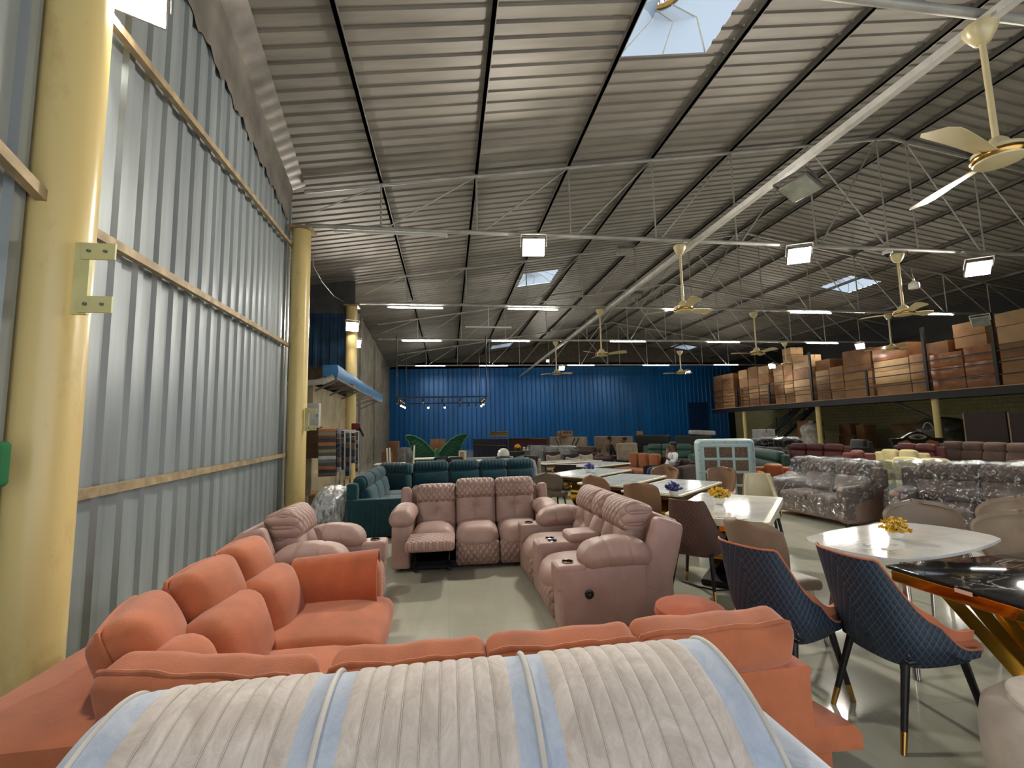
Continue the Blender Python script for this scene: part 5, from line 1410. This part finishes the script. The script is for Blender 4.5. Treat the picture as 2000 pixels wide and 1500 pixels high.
for i, (a, b, zs) in enumerate(stk):
    nm = 'mezzanine stack at the far end' if i == 0 else '%s mezzanine stack from the far end' % ORD[i]
    stack(a, b, zs, (nm, i > 1), film_rows=(0, 1, 2) if i in (13, 14) else (3,) if i == 11 else ())
stack(1595, 1624, [4.76, 5.45], ('dark pair set back above the ninth mezzanine stack', 0), 1.0, M_CARD2, .6)
stack(1815, 1862, [4.66, 5.25], ('mezzanine pile beside the tall post above the fourteenth stack', 0), 1.2, M_CARD2, .5)
stack(1874, 1940, [4.76, 5.25, 5.85], ('mezzanine pair near the unlit white floodlight', 1), .9, M_CARD, .4)
# under the mezzanine
for y, lb in ((24.1, 'slim yellow column under the mezzanine beside the white sack'), (17.5, 'slim yellow column under the mezzanine beside the carved headboard'), (30.9, 'slim yellow column under the far end of the mezzanine')):
    t = thing('column', lb, 'column', (22.15, y, 0)); t['kind'] = 'structure'
    link('shaft', MB().lathe([(.13, 0), (.13, 2.8)], 20), M_COL, t); link('base_plate', MB().box(-.2, .2, -.2, .2, 0, .02), M_GIRT, t)
tag(link('knee_brace', MB().bar((22.15, 19.6, 2.72), (22.15, 17.65, 1.7), .09), M_BLACK), 'black diagonal brace beside the yellow column under the mezzanine', 'brace')
t = thing('staircase', 'dark steel staircase rising under the mezzanine near the black doorway', 'stairs', (0, 0, 0))
for x in (23.2, 24.3):
    link('stringer', MB().bar((x, 30.6, .05), (x, 26.4, 2.85), .05, .22), M_BLACK, t)
    for h in (.35, .65, .95): link('handrail', MB().bar((x, 30.6, .05+h), (x, 26.8, 2.6+h*.25 if False else min(2.78, 2.58+h)), .035), M_BLACK, t)
    for k in range(3): link('baluster', MB().bar((x, 30.2-1.3*k, .3+.86*k), (x, 30.2-1.3*k, min(2.78, 1.25+.86*k)), .035), M_BLACK, t)
for k in range(12): link('tread', MB().box(23.2, 24.3, 30.45-k*.35-.15, 30.45-k*.35+.12, .18+k*.232, .21+k*.232), plain('worn_tread', (120, 114, 104), .6), t)
# doorway in the blue wall; a black panel paints the dark of the opening
a, b = PY(1424, 800, YB-.1), PY(1458, 860, YB-.1)
struct('door_1', MB().box(a.x, b.x, YB-.12, YB-.06, 0, 2.9), plain('doorway_dark', (10, 9, 10), .9))
struct('door_1_frame', MB().box(a.x-.06, a.x, YB-.16, YB-.06, 0, 2.95).box(b.x, b.x+.08, YB-.16, YB-.06, 0, 2.95).box(a.x, b.x, YB-.16, YB-.06, 2.9, 2.98), M_BLACK)
a, b = PY(1345, 786, YB-.12), PY(1386, 850, YB-.12)
struct('door_2', MB().box(a.x, b.x, YB-.13, YB-.07, 0, a.z), plain('dark_blue_shutter', (10, 52, 96), .45, .2, .15))
def floorbox(label, x0, x1, yt, X, dep=.8, m=None, z0=0, ybot=None):
    ya, yb = PX(x0, yt, X).y, PX(x1, yt, X).y; z1 = PX((x0+x1)/2, yt, X).z
    if ybot: z0 = PX((x0+x1)/2, ybot, X).z
    return carton(label, (X+dep/2, (ya+yb)/2, z0), (dep, abs(ya-yb), max(.15, z1-z0)), 0, m or M_CARD2)
floorbox('tall brown carton left of the yellow column beside the staircase', 1556, 1587, 822, 23.6, .8, M_CARD2)
floorbox('brown carton under the mezzanine, bottom of the pile right of the white sack', 1638, 1668, 851, 25.2, .8, M_CARD2)
floorbox('brown carton under the mezzanine, left one on top of the pile by the white sack', 1638, 1660, 828, 25.25, .7, M_CARD2, 0, 849)
floorbox('dark brown carton under the mezzanine, right end of the pile by the white sack', 1671, 1687, 830, 25.2, .8, M_CARD2)
floorbox('long dark carton behind the carved black headboard', 1740, 1790, 828, 26.2, .8, M_CARD2, 0, 840)
p = PX(1614, 850, 24.0)
t = thing('sack', 'bulging white sack between the two piles of cartons under the mezzanine', 'sack', (23.0, p.y, 0), 0)
def lump(q): return (q.x*(1+.12*math.sin(q.z*6+1)), q.y*(1+.15*math.sin(q.z*5)), q.z+.05*math.sin(q.x*5+q.y*4))
link('body', MB().cush(0, 0, .8, 1.0, 1.2, 1.55, .4, (.06, .08, .05), 6, fn=lump), plain('white_sack', (176, 172, 164), .6, 0, .2, 4), t)
link('tied_neck', MB().lathe([(.18, 1.45), (.1, 1.6), (.16, 1.78), (.12, 1.8)], 12), plain('white_sack', (176, 172, 164)), t)
p = PX(1838, 850, 23.2)
t = thing('wrapped_bundle', 'large bulging grey film bundle right of the carved black headboard', 'bundle', (23.4, p.y, 0))
link('bundle', MB().cush(0, 0, .85, 1.6, 1.9, 1.65, .6, (.08, .1, .08), 8, fn=lump), plain('grey_film_bundle', (74, 70, 64), .3, .1, .3, 5), t)
link('strap', MB().tube([(-.86, .3*math.cos(a), .85+.7*math.sin(a)) for a in [k*.4 for k in range(16)]], .03), plain('clear_strap', (150, 146, 138), .3), t)
for k, (xa, xb) in enumerate(((1884, 1968), (1972, 2040))):
    ya, yb = PX(xa, 830, 21.0).y, PX(xb, 830, 21.0).y; zt = PX((xa+xb)/2, 805, 21.0).z
    t = thing('leaning_board', 'dark maroon board with a pale edge under the mezzanine at the right, %s of two' % ('left', 'right')[k], 'board', (21.0, (ya+yb)/2, 0))
    L = abs(ya-yb)
    link('panel', MB().box(-.04, .04, -L/2, L/2, .1, zt), plain('maroon_board', (44, 22, 22), .5), t)
    link('edge_strip', MB().box(-.05, .05, L/2-.05, L/2, .1, zt), plain('beige_strip', (150, 126, 98), .6), t)
# carved black headboard
a, b = PY(1740, 850, 15.6), PY(1838, 850, 15.2); d = b-a; W = math.hypot(d.x, d.y)
t = thing('carved_headboard', 'carved black wooden headboard with a pale fan panel and tan inserts', 'headboard', ((a.x+b.x)/2, (a.y+b.y)/2, 0), math.atan2(d.y, d.x))
def xz(poly, y0, y1): return MB().prism([(x, z if z < .5 else z-.46 if z < 1.3 else .84+(z-1.3)*.85) for x, z in poly], -y1, -y0, RX(PI/2))
h = W/2
link('frame', xz([(-h, .2), (-h, 1.30), (-h-.05, 1.34), (-h-.05, 1.42), (-.6*h, 1.44), (-.45*h, 1.55), (-.2*h, 1.70), (0, 1.75), (.2*h, 1.70), (.45*h, 1.55), (.6*h, 1.44), (h+.05, 1.42), (h+.05, 1.34), (h, 1.30), (h, .2)], -.06, .06), M_BLACK, t)
lens = [(.36*h*math.cos(k/10*PI), .14*math.sin(k/10*PI)) for k in range(11)]+[(-.36*h*math.cos(k/10*PI), -.10*math.sin(k/10*PI)) for k in range(1, 10)]
link('fan_panel', xz([(x, 1.48+z) for x, z in lens], -.085, -.055), plain('pale_carving', (176, 164, 140), .6), t)
mb = MB()
for k in range(7):
    an = lerp(-1.1, 1.1, k/6); mb.bar((.05*h*math.sin(an), -.09, .94), (.26*h*math.sin(an), -.09, .94+.14*math.cos(an)), .03, .02)
link('fan_spokes', mb, M_BLACK, t)
for s in (-1, 1): link('insert', xz([(s*.28*h, 1.12), (s*.85*h, 1.12), (s*.8*h, 1.26), (s*.45*h, 1.36), (s*.3*h, 1.26)][::s], -.085, -.055), plain('tan_veneer', (164, 112, 68), .5), t)
for s in (-1, 1): link('leg', MB().box(s*(h-.1)-.06, s*(h-.1)+.06, -.05, .05, 0, .3), M_BLACK, t)
p = PZ(1838, 866, 1.0)
# black film bundle and white wrapped box near the staircase
p = PZ(1515, 860, 1.05)
t = thing('wrapped_bundle', 'black bundle in shiny film on the charcoal sofa right of the air cooler', 'bundle', (p.x+.3, p.y+.4, .78), -.3)
link('bundle', MB().cush(0, 0, .15, 1.6, .8, .30, .12, (.0, .03, .04), 8, fn=lambda q: (q.x, q.y, q.z+.025*math.sin(q.x*9+q.y*5))), plain('black_film', (26, 26, 28), .18, .2, .2), t)
link('plastic', MB().cush(0, 0, .16, 1.66, .86, .34, .13, (.0, .03, .05), 12, fn=lambda q: (q.x, q.y, q.z+.03*math.sin(q.x*11+q.y*7))), film('shrink_film', .8, 12, (1, .5, .9), .2, lo=.57, hi=.7), t)
q = PY(1503, 850, 24.0)
carton('white film wrapped box standing on the dark goods left of the staircase', (q.x, q.y+.5, .62), (.95, .9, .72), -.3, plain('white_wrapped', (168, 168, 168), .35, 0, .1, 4))
floorbox('dark goods case under the white film wrapped box', 1484, 1524, 857, q.x-.5, 1.0, M_GREY)
# cables on the floor
P = [PZ(x, y, .012) for x, y in ((1318, 1123), (1332, 1135), (1365, 1146), (1400, 1153), (1425, 1152), (1470, 1160))]
tag(link('floor_cable', MB().tube(P, .008, 6), M_CABLE), 'black cable on the tiles under the brown quilted chair', 'cable')
P = [PZ(x, y, .012) for x, y in ((1322, 1210), (1332, 1196), (1345, 1200), (1338, 1206), (1332, 1200), (1352, 1192), (1385, 1191), (1405, 1196), (1412, 1206))]
tag(link('floor_cable', MB().tube(P, .008, 6), M_CABLE), 'coiled black cable on the tiles beside the two seat recliner and orange stool', 'cable')
P = [PY(x, y, 10.62) for x, y in ((612, 520), (630, 548), (655, 578), (668, 584))]
tag(link('hanging_cable', MB().tube([PY(610, 500, 10.8), PY(612, 520, 11), PY(630, 552, 13), PY(652, 578, 16), PY(672, 590, 17.1)], .014, 6), plain('grey_cable', (130, 126, 120), .5)), 'grey cable sagging between the second and third yellow columns', 'cable')

# ---------------------------------------------------------------- people
SKIN = plain('brown_skin', (112, 74, 54), .5, 0, .06)
HAIR = plain('black_hair', (14, 12, 12), .55, 0, .2, 40, .5, 90)
def skin_mesh(name, verts, edges, mat, parent, root=0, sub=2):
    me = bpy.data.meshes.new(name); b = bmesh.new(); L = b.verts.layers.skin.verify()
    vs = []
    for i, (p, r) in enumerate(verts):
        v = b.verts.new(p); r2 = r if isinstance(r, tuple) else (r, r); v[L].radius = r2; v[L].use_root = (i == root); vs.append(v)
    for a, c in edges: b.edges.new((vs[a], vs[c]))
    b.to_mesh(me); b.free(); me.materials.append(mat)
    o = bpy.data.objects.new(name, me); C.objects.link(o); o.parent = parent
    o.modifiers.new('skin', 'SKIN').use_smooth_shade = True; s = o.modifiers.new('sub', 'SUBSURF'); s.levels = s.render_levels = sub
    return o
def chain(*ids): return [(ids[i], ids[i+1]) for i in range(len(ids)-1)]
def seated(label, loc, rz, shirt, trousers, seat=.45, hand_face=True, lean=.12, turn=0):
    t = thing('person', label, 'person', loc, rz)
    S = seat
    hip = Vector((0, 0, S+.09)); chest = Vector((0, lean, S+.40)); neck = Vector((0, lean+.02, S+.56)); head = Vector((0, lean-.02, S+.70))
    V = [(hip, (.13, .10)), ((0, lean*.5, S+.24), (.125, .10)), (chest, (.15, .105)), (neck, .052), (head+Vector((0, 0, -.05)), .06), (head+Vector((0, 0, .03)), (.074, .088)), (head+Vector((0, .005, .10)), (.062, .075))]
    E = chain(0, 1, 2, 3, 4, 5, 6)
    def add(pts, start):
        i0 = len(V); prev = start
        for p, r in pts: V.append((Vector(p), r)); E.append((prev, len(V)-1)); prev = len(V)-1
        return i0
    legp = {}; armp = {}
    for s in (-1, 1):
        kx = .11 if s < 0 else .16
        legp[s] = [((s*.10, -.05, S+.07), .085), ((s*.13, -.24, S+.09), .078), ((s*(kx+.02), -.46, S+.07), .062), ((s*kx, -.50, S-.14), .055), ((s*kx, -.46, .09), .04), ((s*kx, -.52, .045), .038), ((s*kx*1.05, -.66, .03), .028)]
        add(legp[s], 0)
        sh = (s*.18, lean+.01, S+.48)
        if s > 0 and hand_face: armp[s] = [(sh, .062), ((s*.27, lean-.10, S+.27), .048), ((s*.18, lean-.26, S+.42), .038), ((s*.07, lean-.19, S+.60), .028)]
        else: armp[s] = [(sh, .062), ((s*.29, lean-.02, S+.24), .048), ((s*.24, lean-.20, S+.17), .038), ((s*.12, lean-.34, S+.16), .028)]
        add(armp[s], 2)
        hp = Vector(armp[s][-1][0]); dv = (hp-Vector(armp[s][-2][0])).normalized(); hid = len(V)-1
        sx = dv.cross(Vector((0, 0, 1))).normalized()
        V.append((hp+dv*.06, (.03, .018))); E.append((hid, len(V)-1)); palm = len(V)-1
        for f in range(4):
            o_ = (f-1.5)*.019; V.append((hp+dv*(.10-.004*abs(f-1))+sx*o_, .0085)); E.append((palm, len(V)-1)); a_ = len(V)-1
            V.append((hp+dv*(.135-.008*abs(f-1))+sx*o_*1.1-Vector((0, 0, .012)), .0075)); E.append((a_, len(V)-1))
        V.append((hp+dv*.05+sx*.045*s, .010)); E.append((hid, len(V)-1))
    # nose and ears
    V.append((head+Vector((0, -.098, .005)), .014)); E.append((5, len(V)-1))
    for s in (-1, 1): V.append((head+Vector((s*.082, .01, .015)), (.012, .022))); E.append((5, len(V)-1))
    skin_mesh('body', V, E, SKIN, t)
    # clothes follow the body
    Sv = [((0, -.0, S+.06), (.15, .125)), ((0, lean*.5, S+.24), (.15, .125)), (tuple(chest), (.172, .13)), ((0, lean+.02, S+.50), (.10, .08)), ((0, lean+.02, S+.55), (.062, .06))]
    Se = chain(0, 1, 2, 3, 4)
    for s in (-1, 1):
        i0 = len(Sv); Sv.append((armp[s][0][0], .078)); a0, a1, a2 = (Vector(armp[s][k][0]) for k in (0, 1, 2))
        Sv.append((tuple(a1), .064)); Sv.append((tuple(a1+(a2-a1)*.55), .054)); Se += [(2, i0), (i0, i0+1), (i0+1, i0+2)]
    skin_mesh('shirt', Sv, Se, shirt, t)
    Tv = [((0, 0, S+.07), (.15, .12))]; Te = []
    for s in (-1, 1):
        i0 = len(Tv); prev = 0
        for p, r in legp[s][:5]:
            Tv.append((p, (r+.018) if isinstance(r, float) else r)); Te.append((prev, len(Tv)-1)); prev = len(Tv)-1
    skin_mesh('trousers', Tv, Te, trousers, t)
    hm = MB().cush(head.x, head.y+.03, head.z+.085, .168, .19, .145, .07, n=4)
    hm.v = [v for v in hm.v]; link('hair', hm, HAIR, t)
    for s in (-1, 1): link('eye', MB().lathe([(.004, -.012), (.012, -.006), (.012, .006), (.004, .012)], 10, T(head.x+s*.032, head.y-.082, head.z+.022)), plain('eye_dark', (26, 20, 18), .2), t)
    link('mouth', MB().cush(head.x, head.y-.084, head.z-.048, .05, .012, .012, .005, n=2), plain('lips', (96, 52, 46), .5), t)
    for s in (-1, 1):
        e = legp[s][5][0]; link('shoe', MB().cush(e[0], e[1]-.04, .045, .095, .27, .085, .04, n=3), M_BLACKPL, t)
    return t
p = PY(1300, 900, 11.2)
seated('seated man in a white shirt and blue jeans, hand raised to his face', (p.x+.05, 11.25, 0), -PI/2-.12, fabric('white_shirt', (216, 216, 222), .8, .04), fabric('blue_denim', (44, 62, 110)), .48, lean=.20).scale = (.93,)*3
hs = seated('person with dark hair in a black vest, sitting left of another person', tl(1196, 858, 1.165), PI/2+.1, fabric('black_vest', (28, 28, 30)), fabric('dark_trousers', (30, 30, 36)), .44, False)
seated('person in dark patterned clothes sitting right of the one in a black vest', tl(1213, 860, 1.15), -PI/2-.3, fabric('dark_patterned_cloth', (66, 54, 60)), fabric('dark_trousers', (30, 30, 36)), .42, False)
for (px, py, lb, m, dx) in ((1192, 880, 'cream seat the person in the black vest sits on', M_BEIGEC, 1.20), (1222, 880, 'dark seat the person in patterned clothes sits on', M_DBROWN, 1.18)): pass
for (x, y, lb) in [(hs.location.x, hs.location.y, 'pale seat block under the person in the black vest')]:
    t = thing('stool', lb, 'stool', (x-.02, y, 0)); link('seat', MB().cush(0, 0, .38, .5, .5, .14, .05), M_BEIGEC, t)
    for sx in (-1, 1):
        for sy in (-1, 1): link('leg', MB().bar((sx*.2, sy*.2, 0), (sx*.2, sy*.2, .33), .05), M_WOOD, t)
# ---------------------------------------------------------------- world and colour management
w = bpy.data.worlds.new('world'); bpy.context.scene.world = w; w.use_nodes = True
bg = w.node_tree.nodes['Background']; bg.inputs[0].default_value = (.90, .95, 1.0, 1); bg.inputs[1].default_value = 2.5
sc = bpy.context.scene
sc.view_settings.view_transform = 'Standard'; sc.view_settings.look = 'None'; sc.view_settings.gamma = 1; sc.view_settings.exposure = -0.35
sc.view_settings.use_curve_mapping = False
sc.cycles.use_denoising = True
sc.cycles.max_bounces = 6; sc.cycles.diffuse_bounces = 3; sc.cycles.glossy_bounces = 3; sc.cycles.transparent_max_bounces = 12
sc.cycles.caustics_reflective = False; sc.cycles.caustics_refractive = False
sc.cycles.sample_clamp_indirect = 8
